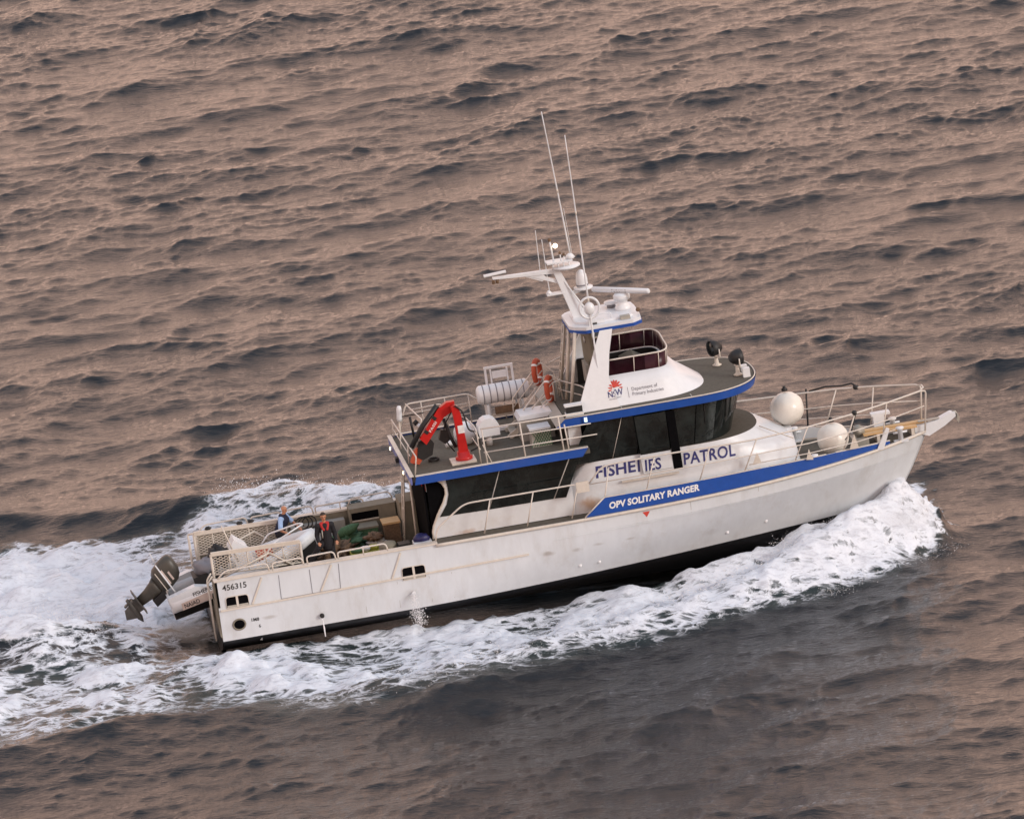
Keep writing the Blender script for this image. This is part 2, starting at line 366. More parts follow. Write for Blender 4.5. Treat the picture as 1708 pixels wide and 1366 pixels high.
# the wash behind the transom
w_lo = edge([(-150, 1118), (0, 1105), (110, 1088), (200, 1062), (280, 1060), (340, 1062), (420, 1072)])
w_hi = edge([(-150, 912), (0, 903), (150, 897), (320, 884), (420, 870)])
wash = sst(.9, -1.6, X)*sst(0, 1, (Y-w_lo+wob*.5)/.8)*sst(0, 1, (w_hi-Y+wob*.8)/1.6)
wash *= np.clip(.96 + .42*sst(2.6, .5, np.abs(Y-1.1))*sst(-1.5, -3.2, X) + .38*sst(3.6, .8, np.abs(Y-7.0))*sst(.5, -2, X) + .10*nb, 0, 1.1)
foam = np.maximum(foam, wash)
gap = sst(1.8, -1.5, X)*sst(0, 1, (Y-y_out-wob)/1.5)*sst(0, 1, (w_lo-Y+.4)/.8)
foam = np.maximum(foam, gap*np.clip(.54 + .16*nb - .28*np.exp(-((X+2.6)/1.7)**2-((Y+2.6)/1.2)**2), 0, 1))
hullz = sst(.0, -.45, np.abs(Y)-2.75*np.clip(1-((np.clip(X, 7, 21.6)-7)/14.9)**1.7, 0, 1))*(X > .1)*(X < 21.4)
foam = np.clip(foam, 0, 1.1)
aer = np.clip(sst(-.2, .7, s_band+wash+p_band) + .8*np.exp(-((np.abs(Y)-3.2)/1.6)**2)*(X < 17)*(X > -6), 0, 1)
calm = 1 - .45*np.clip(s_band+p_band+wash, 0, 1)
AMP, CHOP = 1.0, 1.0
Zs = oh*AMP*fade*calm + wk*fade
churn = np.clip(foam*1.3-.25, 0, 1)
bow = sst(9, 19, X)
Zs += churn*(.032*nm*(1+.5*bow)+.014*nf + .06*nb*bow + .13*nb*(1-bow))
Xs = X + ox*AMP*CHOP*fade*calm + churn*nf*.03
Ys = Y + oy*AMP*CHOP*fade*calm + churn*nm*.05
Zs = Zs*(1-hullz) + hullz*(-.75)
nx, ny = X.shape
co = np.empty((nx*ny, 3), np.float32); co[:, 0] = Xs.ravel(); co[:, 1] = Ys.ravel(); co[:, 2] = Zs.ravel()
idx = np.arange(nx*ny, dtype=np.int32).reshape(nx, ny)
q = np.stack([idx[:-1, :-1], idx[1:, :-1], idx[1:, 1:], idx[:-1, 1:]], -1).reshape(-1, 4)
me = bpy.data.meshes.new('sea'); me.vertices.add(len(co)); me.vertices.foreach_set('co', co.ravel())
me.loops.add(q.size); me.loops.foreach_set('vertex_index', q.ravel())
me.polygons.add(len(q)); me.polygons.foreach_set('loop_start', np.arange(0, q.size, 4, dtype=np.int32))
me.polygons.foreach_set('loop_total', np.full(len(q), 4, np.int32)); me.polygons.foreach_set('use_smooth', np.ones(len(q), bool))
for nme, arr in (('foam', foam), ('aerated', aer)):
    at = me.attributes.new(nme, 'FLOAT', 'POINT'); at.data.foreach_set('value', arr.ravel().astype(np.float32))
me.update(calc_edges=True)
sea = bpy.data.objects.new('sea', me); C.objects.link(sea); sea['kind'] = 'structure'
sea['label'] = 'brown grey choppy sea with white wake foam'

def sea_material():
    m = bpy.data.materials.new('sea_water'); m.use_nodes = True; nt = m.node_tree; L = nt.links.new
    b = nt.nodes['Principled BSDF']; outn = nt.nodes['Material Output']
    geo = nd(nt, 'ShaderNodeNewGeometry')
    mp = nd(nt, 'ShaderNodeMapping'); mp.inputs['Rotation'].default_value = (0, 0, R(-24)); L(geo.outputs['Position'], mp.inputs[0])
    mp.inputs['Scale'].default_value = (.38, 1.0, 1.0)
    n1 = nd(nt, 'ShaderNodeTexNoise'); n1.inputs['Scale'].default_value = 6.5; n1.inputs['Detail'].default_value = 5; n1.inputs['Roughness'].default_value = .66
    n1.inputs['Distortion'].default_value = .4
    L(mp.outputs[0], n1.inputs['Vector'])
    bp = nd(nt, 'ShaderNodeBump'); bp.inputs['Strength'].default_value = 1.0; bp.inputs['Distance'].default_value = .032
    L(n1.outputs[0], bp.inputs['Height'])
    fa = nd(nt, 'ShaderNodeAttribute', attribute_name='foam'); ae = nd(nt, 'ShaderNodeAttribute', attribute_name='aerated')
    cm_ = nd(nt, 'ShaderNodeMix', data_type='RGBA'); cm_.inputs['A'].default_value = (.008, .009, .013, 1); cm_.inputs['B'].default_value = (.024, .036, .036, 1)
    L(ae.outputs['Fac'], cm_.inputs['Factor']); L(cm_.outputs['Result'], b.inputs['Base Color'])
    b.inputs['Roughness'].default_value = .05; b.inputs['IOR'].default_value = 1.333; L(bp.outputs[0], b.inputs['Normal'])
    # foam lace
    mp2 = nd(nt, 'ShaderNodeMapping'); mp2.inputs['Rotation'].default_value = (0, 0, R(-14)); mp2.inputs['Scale'].default_value = (.36, .62, .8); L(geo.outputs['Position'], mp2.inputs[0])
    f1 = nd(nt, 'ShaderNodeTexNoise'); f1.inputs['Scale'].default_value = 2.0; f1.inputs['Detail'].default_value = 8; f1.inputs['Roughness'].default_value = .72; f1.inputs['Distortion'].default_value = 1.3
    L(mp2.outputs[0], f1.inputs['Vector'])
    v1 = nd(nt, 'ShaderNodeTexVoronoi', feature='DISTANCE_TO_EDGE'); v1.inputs['Scale'].default_value = 3.4
    wv = nd(nt, 'ShaderNodeMix', data_type='RGBA', blend_type='LINEAR_LIGHT'); wv.inputs['Factor'].default_value = .35
    L(mp2.outputs[0], wv.inputs['A']); L(f1.outputs['Color'], wv.inputs['B']); L(wv.outputs['Result'], v1.inputs['Vector'])
    vr = nd(nt, 'ShaderNodeMapRange'); vr.inputs[1].default_value = 0; vr.inputs[2].default_value = .28; vr.inputs[3].default_value = .30; vr.inputs[4].default_value = -.24
    L(v1.outputs['Distance'], vr.inputs[0])
    a1 = nd(nt, 'ShaderNodeMath', operation='MULTIPLY_ADD'); L(f1.outputs[0], a1.inputs[0]); a1.inputs[1].default_value = 1.5; a1.inputs[2].default_value = -.72
    a2 = nd(nt, 'ShaderNodeMath', operation='ADD'); L(a1.outputs[0], a2.inputs[0]); L(vr.outputs[0], a2.inputs[1])
    a3 = nd(nt, 'ShaderNodeMath', operation='ADD'); L(a2.outputs[0], a3.inputs[0]); L(fa.outputs['Fac'], a3.inputs[1])
    fr = nd(nt, 'ShaderNodeMapRange', interpolation_type='SMOOTHSTEP'); fr.inputs[1].default_value = .42; fr.inputs[2].default_value = .95; L(a3.outputs[0], fr.inputs[0])
    gate = nd(nt, 'ShaderNodeMapRange', interpolation_type='SMOOTHSTEP'); gate.inputs[1].default_value = .05; gate.inputs[2].default_value = .30; L(fa.outputs['Fac'], gate.inputs[0])
    fm = nd(nt, 'ShaderNodeMath', operation='MULTIPLY'); L(fr.outputs[0], fm.inputs[0]); L(gate.outputs[0], fm.inputs[1])
    fb = nd(nt, 'ShaderNodeBsdfPrincipled'); fb.inputs['Roughness'].default_value = .75; fb.inputs['Specular IOR Level'].default_value = .3
    fc = nd(nt, 'ShaderNodeMix', data_type='RGBA'); fc.inputs['A'].default_value = (.55, .58, .64, 1); fc.inputs['B'].default_value = (.81, .86, .93, 1)
    mp3 = nd(nt, 'ShaderNodeMapping'); mp3.inputs['Rotation'].default_value = (0, 0, R(-28)); mp3.inputs['Scale'].default_value = (.45, 1.0, 1.0); L(geo.outputs['Position'], mp3.inputs[0])
    n3 = nd(nt, 'ShaderNodeTexNoise'); n3.inputs['Scale'].default_value = 4.5; n3.inputs['Detail'].default_value = 8; n3.inputs['Roughness'].default_value = .76; n3.inputs['Distortion'].default_value = .8; L(mp3.outputs[0], n3.inputs['Vector'])
    fcr = nd(nt, 'ShaderNodeMapRange'); fcr.inputs[1].default_value = .34; fcr.inputs[2].default_value = .52; L(n3.outputs[0], fcr.inputs[0]); L(fcr.outputs[0], fc.inputs['Factor'])
    L(fc.outputs['Result'], fb.inputs['Base Color'])
    fbp = nd(nt, 'ShaderNodeBump'); fbp.inputs['Strength'].default_value = .7; fbp.inputs['Distance'].default_value = .05
    hs = nd(nt, 'ShaderNodeMath', operation='ADD'); L(n3.outputs[0], hs.inputs[0]); L(f1.outputs[0], hs.inputs[1]); L(hs.outputs[0], fbp.inputs['Height']); L(fbp.outputs[0], fb.inputs['Normal'])
    mx = nd(nt, 'ShaderNodeMixShader'); L(fm.outputs[0], mx.inputs[0]); L(b.outputs[0], mx.inputs[1]); L(fb.outputs[0], mx.inputs[2]); L(mx.outputs[0], outn.inputs['Surface'])
    return m
me.materials.append(sea_material())

# ---------------------------------------------------------------- the patrol boat (boat metres: x forward from the transom, y to port, z up from the boot top)
boat = thing('patrol_boat', 'large white patrol boat with blue stripe, tall mast and black windows', 'boat', (0, 0, 0))

def stem_x(z): return 21.72 + .65*z if z > 0 else 21.72 + 1.6*z
def lerp(a, b, t): return a+(b-a)*t
def hb(x, z):
    """half breadth of the hull"""
    xe = stem_x(z)
    if z >= 0:
        t = min(z/1.5, 1.0)*.94 + .06*min(max((z-1.5)/.43, 0), 1); Bm = lerp(2.84, 2.92, min(t*2, 1)); x0 = lerp(6.0, 10.5, t); p = lerp(1.55, 2.5, t**1.3); q_ = lerp(1.0, .88, t)
    else:
        t = min(-z/1.0, 1.0); Bm = 2.84*max(1-t**1.7, 0.0)+.03; x0 = lerp(6.0, 2.0, t); p = 1.55; q_ = 1.0
    u = min(max((x-x0)/(xe-x0), 0), 1)
    return Bm*(1-u**p)**q_
def sheer(x): return 1.93 + .17*max(0, (x-16)/7.0)**2
NX = 56
def hull_line(z, sgn, zfun=None, off=0.0):
    out = []
    for i in range(NX+1):
        t = i/NX; t = 1-(1-t)**1.35
        x = stem_x(z)*t
        out.append(Vector((x, sgn*(hb(x, z)+off), z)))
    return out
def shear_z(p):                                  # topmost strakes follow the sheer
    k = min(max((p.z-1.0)/.93, 0), 1.3)
    return Vector((p.x, p.y, p.z+(sheer(p.x)-1.93)*k))
hm = MB(); bm_ = MB(); ts_ = MB()
for sg in (-1, 1):
    ts_.loft([[shear_z(p) for p in hull_line(z, sg)] for z in (1.5, 1.72, 1.93)], closed=False)
    zs = [0, .25, .5, .75, 1.0, 1.25, 1.5]
    hm.loft([[shear_z(p) for p in hull_line(z, sg)] for z in zs], closed=False)
    zs = [0, -.1, -.25, -.45, -.65, -.82, -.94, -1.0]
    bm_.loft([hull_line(z, sg) for z in zs], closed=False)
bm_.loft([[Vector((0, -hb(0, z), z)), Vector((0, hb(0, z), z))] for z in (-1.0, -.8, -.5, 0)], closed=False, smooth=False)
ts_.build('topside_strake', 'hull', boat); hull = hm.build('hull', 'hull', boat); bm_.build('hull_bottom', 'bottom', boat)
def side(x, z, off=.004, sg=-1):
    p = shear_z(Vector((x, 0, z))); return Vector((x, sg*(hb(x, z)+off), p.z))
def hstrip(mb, pts, w, off, th=.02, sg=-1):
    """raised band along hull points (x,z)"""
    for (xa, za), (xb, zb) in zip(pts[:-1], pts[1:]):
        d = Vector((xb-xa, zb-za)).normalized(); n = Vector((-d.y, d.x))*w/2
        q4 = [(xa+n.x, za+n.y), (xb+n.x, zb+n.y), (xb-n.x, zb-n.y), (xa-n.x, za-n.y)]
        vs = [side(x, z, off, sg) for x, z in q4] + [side(x, z, off+th, sg) for x, z in q4]
        mb.add(vs, [(0, 1, 2, 3), (4, 5, 6, 7), (0, 1, 5, 4), (1, 2, 6, 5), (2, 3, 7, 6), (3, 0, 4, 7)])
    return mb
# transom with the slipway opening
tm = MB()
for sg in (-1, 1):
    tm.add([(0, sg*1.12, 0.0), (0, sg*2.84, 0.0), (0, sg*2.92, 1.0), (0, sg*2.92, 1.93), (0, sg*2.55, 1.93), (0, sg*2.55, 1.0), (0, sg*1.12, 1.0)], [range(7)])
tm.add([(0, -1.12, 0), (0, 1.12, 0), (0, 1.12, .12), (0, -1.12, .12)], [range(4)])
tm.build('transom', 'olive', boat)
rmp_ = MB().add([(0, -1.12, .12), (0, 1.12, .12), (4.3, 1.12, 1.09), (4.3, -1.12, 1.09)], [range(4)])
for sg in (-1, 1): rmp_.add([(0, sg*1.12, .12), (4.3, sg*1.12, 1.09), (0, sg*1.12, 1.10)], [range(3)])
rmp_.build('slipway', 'deck', boat)
# decks
ad = MB()
for sg in (-1, 1): ad.add([(0, sg*1.12, 1.10), (0, sg*2.9, 1.10), (4.3, sg*2.9, 1.10), (4.3, sg*1.12, 1.10)], [range(4)])
ad.add([(4.3, -2.9, 1.10), (4.3, 2.9, 1.10), (7.0, 2.9, 1.10), (7.0, -2.9, 1.10)], [range(4)])
ad.build('aft_deck', 'deck', boat)
xs_ = [6.9+i*(22.6-6.9)/40 for i in range(41)]
fdk = MB().loft([[Vector((x, -hb(x, 1.93)+.05, sheer(x)-.06)), Vector((x, 0, sheer(x)-.03)), Vector((x, hb(x, 1.93)-.05, sheer(x)-.06))] for x in xs_], closed=False)
fdk.add([(6.9, -2.87, 1.10), (6.9, 2.87, 1.10), (6.9, 2.87, 1.88), (6.9, -2.87, 1.88)], [range(4)])
fdk.build('fore_deck', 'deck', boat)
# aft bulwarks: inner skin and cap
for sg in (-1, 1):
    MB().add([(0, sg*2.74, 1.10), (6.95, sg*2.74, 1.10), (6.95, sg*2.74, 1.93), (0, sg*2.74, 1.93)], [range(4)]).build('bulwark_lining', 'olive', boat)
    MB().bx(-.03, 6.95, min(sg*2.70, sg*2.97), max(sg*2.70, sg*2.97), 1.93, 1.985).build('bulwark_cap', 'cream', boat)
    MB().bx(.0, .06, min(sg*2.5, sg*2.92), max(sg*2.5, sg*2.92), 1.10, 1.93).build('quarter_panel', 'cream', boat)
    # gunwale moulding forward, knuckle strake aft
    pts = [side(x, 1.90, .03, sg) for x in np.linspace(6.9, 22.9, 60)]
    MB().tube(pts, .055, 6).build('rubbing_strake', 'cream', boat)
    k = MB(); hstrip(k, [(x, 1.0+.012*x) for x in np.linspace(.05, 9.7, 14)], .055, .0, .045, sg); k.build('knuckle_strake', 'cream', boat)
    k = MB(); hstrip(k, [(x, 1.42+.004*(x-12)) for x in np.linspace(10.5, 22.2, 24)], .02, .0, .012, sg); k.build('spray_knuckle', 'hull', boat)
# blue bulwark forward, tapering out at the bow
def top_b(x): return np.interp(x, [12.0, 14, 17, 19.8, 21.6], [2.49, 2.47, 2.42, 2.30, 2.16])
for sg in (-1, 1):
    bb = MB(); xs2 = [11.62, 12.25] + list(np.linspace(12.6, 21.6, 30)); lo = []; hi = []; ti = []; li = []
    for i, x in enumerate(xs2):
        yb = hb(x, 1.93)+.012; zt = float(top_b(x)) if i > 0 else sheer(x)+.07
        zt = max(zt, sheer(x)+.05); fl = .05*(zt-1.93)
        lo.append(Vector((x, sg*yb, sheer(x)+.03))); hi.append(Vector((x, sg*(yb+fl), zt)))
        ti.append(Vector((x, sg*(yb+fl-.05), zt))); li.append(Vector((x, sg*(yb-.05), sheer(x)+.0)))
    blu = bb.loft([lo, hi], closed=False, smooth=False).build('blue_bulwark', 'blue', boat)
    MB().loft([hi, ti, li], closed=False, smooth=False).build('bulwark_inside', 'white', blu)
    for k0 in range(1, len(hi)-1):
        if k0 % 7 == 3: tp = MB(); continue
        if k0 == 1: tp = MB()
        tp.bar((hi[k0]+ti[k0])/2+Vector((0, 0, .014)), (hi[k0+1]+ti[k0+1])/2+Vector((0, 0, .014)), .07, .025)
        if (k0+1) % 7 == 3 or k0 == len(hi)-2: tp.build('cap_rail', 'cream', blu)
    eg = MB().tube([Vector((11.58, sg*(hb(11.6, 1.93)+.03), 1.97)), Vector((12.25, sg*(hb(12.2, 1.93)+.04), 2.50))], .022, 6); eg.build('stripe_edge', 'cream', blu)
# hull fittings on the starboard side
def disc(x, z, r, off, m, name, n=18, sg=-1, par=boat):
    return MB().add([side(x+r*math.cos(a), z+r*math.sin(a), off, sg) for a in (2*math.pi*k/n for k in range(n))], [range(n)]).build(name, m, par)
ex = MB().tube([side(.56+.19*math.cos(a), .48+.17*math.sin(a), .01) for a in (2*math.pi*k/20 for k in range(20))], .028, 6, closed=True).build('exhaust_outlet', 'olive', boat)
disc(.56, .48, .175, .012, 'dark', 'bore_shade', par=ex)  # flat black disc painted as the shaded inside of the pipe
def scupper(x, z, w, h_):
    n = 5; o = []
    for cx, cz, a0 in ((w/2-.09, h_/2-.09, 0), (-w/2+.09, h_/2-.09, 90)):
        o += [(x+cx+.09*math.cos(R(a0+90*k/n)), z+cz+.09*math.sin(R(a0+90*k/n))) for k in range(n+1)]
    o += [(x-w/2, z-h_/2), (x+w/2, z-h_/2)]
    sc_ = MB().add([side(a, b, .010) for a, b in o], [range(len(o))]).build('scupper', 'dark', boat)  # flat dark face paints the shade in the opening
    fr_ = MB().tube([side(a, b, .012) for a, b in o], .014, 5, closed=True); fr_.build('scupper_frame', 'cream', sc_)
    b = MB(); hstrip(b, [(x, z-h_/2), (x, z+h_/2)], .07, .012, .02); b.build('scupper_bar', 'cream', sc_)
    b = MB(); hstrip(b, [(x-w/2+.02, z-h_/2+.035), (x+w/2-.02, z-h_/2+.035)], .07, .012, .01); b.build('scupper_sill', 'steel', sc_)
scupper(.60, 1.23, .70, .34); scupper(6.10, 1.17, .72, .40)
for x, z, wx in ((2.0, 1.43, None),):
    for nme, pts in (('seam', [(1.97, 1.82), (1.95, 1.06)]), ('seam', [(2.93, 1.83), (2.92, 1.06)]), ('seam', [(3.84, 1.86), (3.80, 1.06)]), ('seam', [(1.95, 1.055), (3.80, 1.07)])):
        b = MB(); hstrip(b, pts, .020, .003, .004); b.build(nme, 'letter_grey', hull)
for x in (6.55, 7.25, 5.55, 4.5):
    b = MB(); hstrip(b, [(x, .12), (x, .98)], .010, .002, .003); b.build('seam', 'grey', hull)
for x, z in ((17.1, 1.55), (14.9, 1.6)):
    b = MB(); hstrip(b, [(x, 1.48), (x+.01, 1.86)], .012, .002, .003); b.build('seam', 'grey', hull)
for (xa, za), (xb, zb) in (((1.05, 1.05), (1.45, 1.84)), ((3.20, 1.10), (3.62, 1.86)), ((5.42, 1.10), (5.78, 1.86))):
    b = MB(); hstrip(b, [(xa, za), (xb, zb)], .055, .002, .03); b.build('stiffener', 'cream', boat)
for u, v in ((968, 943), (1000, 937), (1215, 890), (1280, 872)):
    p = S(u, v, -2.6); p = S(u, v, -hb(p.x, p.z)); MB().ball(side(p.x, p.z, .01), .055, 8, 6, (1, .5, 1)).build('skin_fitting', 'clean', boat)
sk = S(537, 1026, -2.88); MB().tube([side(sk.x, sk.z, -.02), side(sk.x, sk.z, .10)], .07, 10).build('overboard_pipe', 'black', boat)
sk2 = S(690, 988, -2.88); MB().tube([side(sk2.x, sk2.z, -.02), side(sk2.x, sk2.z, .08)], .06, 10).build('overboard_pipe', 'clean', boat)
MB().add([side(x, z, .006) for x, z in ((13.37, 1.80), (13.61, 1.80), (13.49, 1.62))], [range(3)]).build('red_triangle', 'emblem', hull)

# ---- lettering on the hull
def on_side(x0, z0, slope=0.0): return lambda s, t: side(x0+s+.02*t, z0+t+slope*s, .007)
text('registration_number', '456315', .255, on_side(.20, 1.62), 'letter_black', hull, bold=.016, scx=1.0)
text('draft_mark', '1M8', .15, on_side(.92, .50), 'letter_black', hull, bold=.02)
text('draft_mark', '6', .15, on_side(1.14, .27), 'letter_black', hull, bold=.012)
text('draft_mark', '4', .17, lambda s, t: Vector((1.13+s, -(hb(1.2, -.2+t)+.012), -.20+t)), 'letter_white', boat, bold=.02)
def on_blue(x0, z0):
    def f(s, t):
        x = x0+s+.10*t; z = z0+t+s*.014
        return Vector((x, -(hb(x, 1.93)+.018+.05*max(z-1.93, 0)), z+.5*(sheer(x)-1.93)))
    return f
text('boat_name', 'OPV SOLITARY RANGER', .285, on_blue(12.36, 2.11), 'letter_white', boat, bold=.042, scx=.90, space=1.03)

# ---- lower deckhouse
def outline(xa, xs, xn, w, n=14, ns=6, pw=.8):
    o = [Vector((lerp(xa, xs, i/ns), -w, 0)) for i in range(ns)]
    for i in range(2*n+1):
        th = R(-90+90*i/n); c, s_ = math.cos(th), math.sin(th)
        o.append(Vector((xs+(xn-xs)*abs(c)**pw, w*math.copysign(abs(s_)**pw, s_), 0)))
    o += [Vector((lerp(xs, xa, (i+1)/ns), w, 0)) for i in range(ns)]
    return o
def at_z(lp, z): return [Vector((p.x, p.y, z)) for p in lp]
wing = [(6.93, 1.90), (6.94, 2.12), (6.99, 2.30), (7.15, 2.62), (7.38, 2.98), (7.50, 3.25), (7.50, 3.44), (7.42, 3.62), (7.27, 3.74), (6.95, 3.80), (6.95, 3.88), (11.78, 3.88), (11.40, 2.9), (11.40, 1.90)]
for sg in (-1, 1):
    ds_ = MB().prism(wing, sg*2.16, sg*2.10).build('deckhouse_side', 'house', boat)
    if sg < 0: dside = ds_
    MB().tube([(x, sg*2.165, z) for x, z in wing[:10]], .035, 6).build('wing_edge', 'cream', boat)
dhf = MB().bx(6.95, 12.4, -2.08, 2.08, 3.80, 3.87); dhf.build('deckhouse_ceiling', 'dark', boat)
# aft bulkhead of the saloon and the painted dark of its doorway
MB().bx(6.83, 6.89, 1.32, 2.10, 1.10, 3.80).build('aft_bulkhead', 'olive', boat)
MB().bx(6.83, 6.89, -2.05, 1.30, 1.10, 3.80).build('doorway_shade_panel', 'dark', boat)  # black sheet paints the unlit void of the open doorway
for sg in (-1, 1): MB().bx(6.94, 7.62, min(sg*2.06, sg*2.095), max(sg*2.06, sg*2.095), 1.0, 3.79).build('recess_shade_lining', 'dark', boat)  # inner faces coloured black for the shade inside the alcove
# panes of the saloon
def pane(pts, y, name, m='glass', par=boat, th=.016):
    sg = -1 if y < 0 else 1
    return MB().prism(pts, y, y+sg*th).build(name, m, par)
for sg in (-1, 1):
    y = sg*2.165
    pane([(7.22, 2.56), (7.48, 2.92), (7.58, 3.22), (7.58, 3.46), (7.54, 3.80), (9.26, 3.80), (8.74, 2.53)], y, 'window')
    pane([(8.78, 2.53), (9.30, 3.80), (11.42, 3.72), (10.78, 2.52)], y, 'window')
    pane([(10.82, 2.52), (11.46, 3.72), (11.76, 3.86), (11.66, 3.5), (11.18, 2.50)], y, 'window')
    MB().tube([(8.76, y+sg*.02, 2.53), (9.28, y+sg*.02, 3.80)], .010, 5).build('mullion', 'rail', boat)
    MB().tube([(10.80, y+sg*.02, 2.52), (11.44, y+sg*.02, 3.72)], .010, 5).build('mullion', 'rail', boat)
# ---- upper deck slab
udk = [(6.50, -2.55), (6.62, -2.64), (12.05, -2.64), (12.05, 2.64), (6.62, 2.64), (6.50, 2.55)]
MB().prismz(udk, 3.885, 4.03).build('upper_deck', 'deck', boat)
for sg in (-1, 1):
    MB().prism([(6.55, 3.83), (6.62, 4.085), (12.0, 4.085), (11.80, 3.83)], sg*2.65, sg*2.70).build('blue_fascia', 'blue', boat)
    MB().bx(6.6, 12.0, min(sg*2.58, sg*2.71), max(sg*2.58, sg*2.71), 4.088, 4.11).build('fascia_cap', 'cream', boat)
af = MB().bx(6.44, 6.49, -2.62, 2.62, 3.83, 4.085).build('aft_fascia', 'lilac', boat)
MB().bx(6.42, 6.55, -2.66, 2.66, 4.088, 4.115).build('fascia_cap', 'cream', af)
for u, v in ((651, 756), (677, 787)):
    p = S(u, v, 0); yy = (u-664)/-8.4
    MB().lathe([(.0, 0), (.07, 0), (.075, .05), (.05, .09)], (6.36, yy, 3.97), (1, 0, 0), 12).build('flood_lamp', 'clean', af)
    MB().ball((6.355, yy, 3.97), .055, 10, 6, (.4, 1, 1)).build('lamp_lens', 'lamp', af)
MB().bx(6.34, 6.44, .1, .35, 3.86, 4.02).build('deck_camera', 'black', af)
# ---- trunk cabin and wheelhouse lower body
lo_ = at_z(outline(11.2, 15.6, 18.85, 2.14), 1.88); md_ = at_z(outline(11.35, 15.6, 18.72, 2.12), 2.72); tp_ = at_z(outline(11.95, 15.4, 17.62, 2.04), 3.42)
md2 = at_z(outline(11.4, 15.6, 18.55, 2.11), 2.86)
whb = MB().loft([lo_, md_, md2, tp_], closed=True).build('wheelhouse_body', 'house', boat)
MB().add([p+Vector((0, 0, .004)) for p in tp_], [range(len(tp_))]).build('window_ledge', 'deck', boat)
g0 = at_z(outline(11.98, 15.1, 16.80, 2.00), 3.42); g1 = at_z(outline(12.55, 15.3, 17.22, 2.00), 4.74)
MB().loft([[Vector((p.x-.0, p.y*.985, p.z)) for p in g0], [Vector((p.x-.02, p.y*.985, p.z)) for p in g1]]).build('window_core', 'dark', boat)
def gpt(fr_, k, off=0.0):
    """point on the window band: fr_ in outline index, k 0..1 up"""
    i = int(min(max(fr_, 0), len(g0)-2)); t = fr_-i
    a = g0[i].lerp(g0[i+1], t); b = g1[i].lerp(g1[i+1], t); p = a.lerp(b, k)
    d = (g0[i+1]-g0[i]).normalized(); n = Vector((d.y, -d.x, 0)); return p+n*off
n_o = len(g0)-1; ns = 6
cuts = [0.0, 1.55, 3.05, 4.7, 6.9, 10.0, 14.5, 18.0, 20.0, 22.0, 25.5, 30.0, 33.1, 35.3, 36.9, 38.4, n_o]
for a, b in zip(cuts[:-1], cuts[1:]):
    e_ = .045; m_ = max(2, int((b-a)*1.5)); fr = [a+e_+(b-a-2*e_)*i/m_ for i in range(m_+1)]
    MB().loft([[gpt(f, .02, .012) for f in fr], [gpt(f, .985, .012) for f in fr]], closed=False).build('wheelhouse_window', 'glass', boat)
MB().tube([gpt(1.55, .0, .015), gpt(1.55, 1.0, .015)], .011, 5).build('mullion', 'rail', boat)
for f in (7.9, 12.0, 16.2):
    MB().tube([gpt(f, .97, .035), gpt(f+.35, .45, .035)], .012, 5).build('wiper', 'black', boat)
MB().tube([gpt(ff*.5, .985, .03) for ff in range(4, 72)], .02, 5).build('window_head_seal', 'black', boat)
# raked black panel joining the two window levels
for sg in (-1, 1):
    rk_ = pane([(11.55, 3.46), (11.68, 3.90), (12.20, 4.78), (12.75, 4.78), (12.22, 3.46)], sg*2.145, 'raked_panel', 'glass', th=.014)
    if sg < 0: raked = rk_
# sliding door, half open; a near black panel paints the shade of its gap
MB().prism([(14.62, 2.78), (14.60, 4.66), (14.86, 4.66), (14.90, 2.78)], -2.150, -2.165).build('door_gap_shade', 'dark', boat)
dor = MB().prism([(13.66, 2.82), (13.62, 3.42), (14.58, 3.42), (14.60, 2.82)], -2.155, -2.20).build('sliding_door', 'white', boat)
MB().prism([(13.64, 3.425), (13.60, 4.66), (14.575, 4.66), (14.58, 3.425)], -2.155, -2.19).build('door_window', 'glass', dor)
MB().bx(13.69, 14.56, -2.206, -2.20, 2.86, 2.875).build('door_seam', 'grey', dor)
MB().bx(12.95, 14.75, -2.24, -2.15, 2.66, 2.71).build('door_track', 'cream', boat)
def on_house(x0, z0, off=.008, yb=-2.125): return lambda s, t: Vector((x0+s+.06*t, yb-off-.0*t, z0+t))
from mathutils.bvhtree import BVHTree
def ray_y(objs, x, z, fall):
    best = None
    for o in objs:
        if o.name not in BV: BV[o.name] = BVHTree.FromPolygons([v.co for v in o.data.vertices], [list(p_.vertices) for p_ in o.data.polygons])
        h_ = BV[o.name].ray_cast(Vector((x, -6, z)), Vector((0, 1, 0)))[0]
        if h_ is not None and (best is None or h_.y < best): best = h_.y
    return fall if best is None else best
BV = {}
def house_y(x, z):
    lps = (lo_, md_, md2, tp_); zz = [1.88, 2.72, 2.86, 3.42]; ys = []
    for lp in lps:
        pts = [(p.x, p.y) for p in lp if p.y <= 0]; xs3 = [p[0] for p in pts]
        ys.append(np.interp(x, xs3, [p[1] for p in pts]))
    return float(np.interp(z, zz, ys))
def on_body(x0, z0): 
    def f(s, t):
        x = x0+s+.08*t; z = z0+t; return Vector((x, ray_y([whb, raked, dside], x, z, -2.1)-.010, z))
    return f
text('lettering_fisheries', 'FISHE', .50, on_body(12.16, 2.92), 'navy', boat, bold=.024, scx=1.04, space=1.03)
text('lettering_fisheries', 'I', .50, on_body(13.48, 2.90), 'navy', boat, bold=.024, scx=.9)
text('lettering_fisheries', 'IES', .50, lambda s, t: Vector((13.70+s+.06*t, -2.206, 2.90+t)), 'navy', dor, bold=.020, scx=.86, space=1.03)
text('lettering_patrol', 'PATROL', .50, on_body(14.93, 2.87), 'navy', boat, bold=.020, scx=.865, space=1.05)
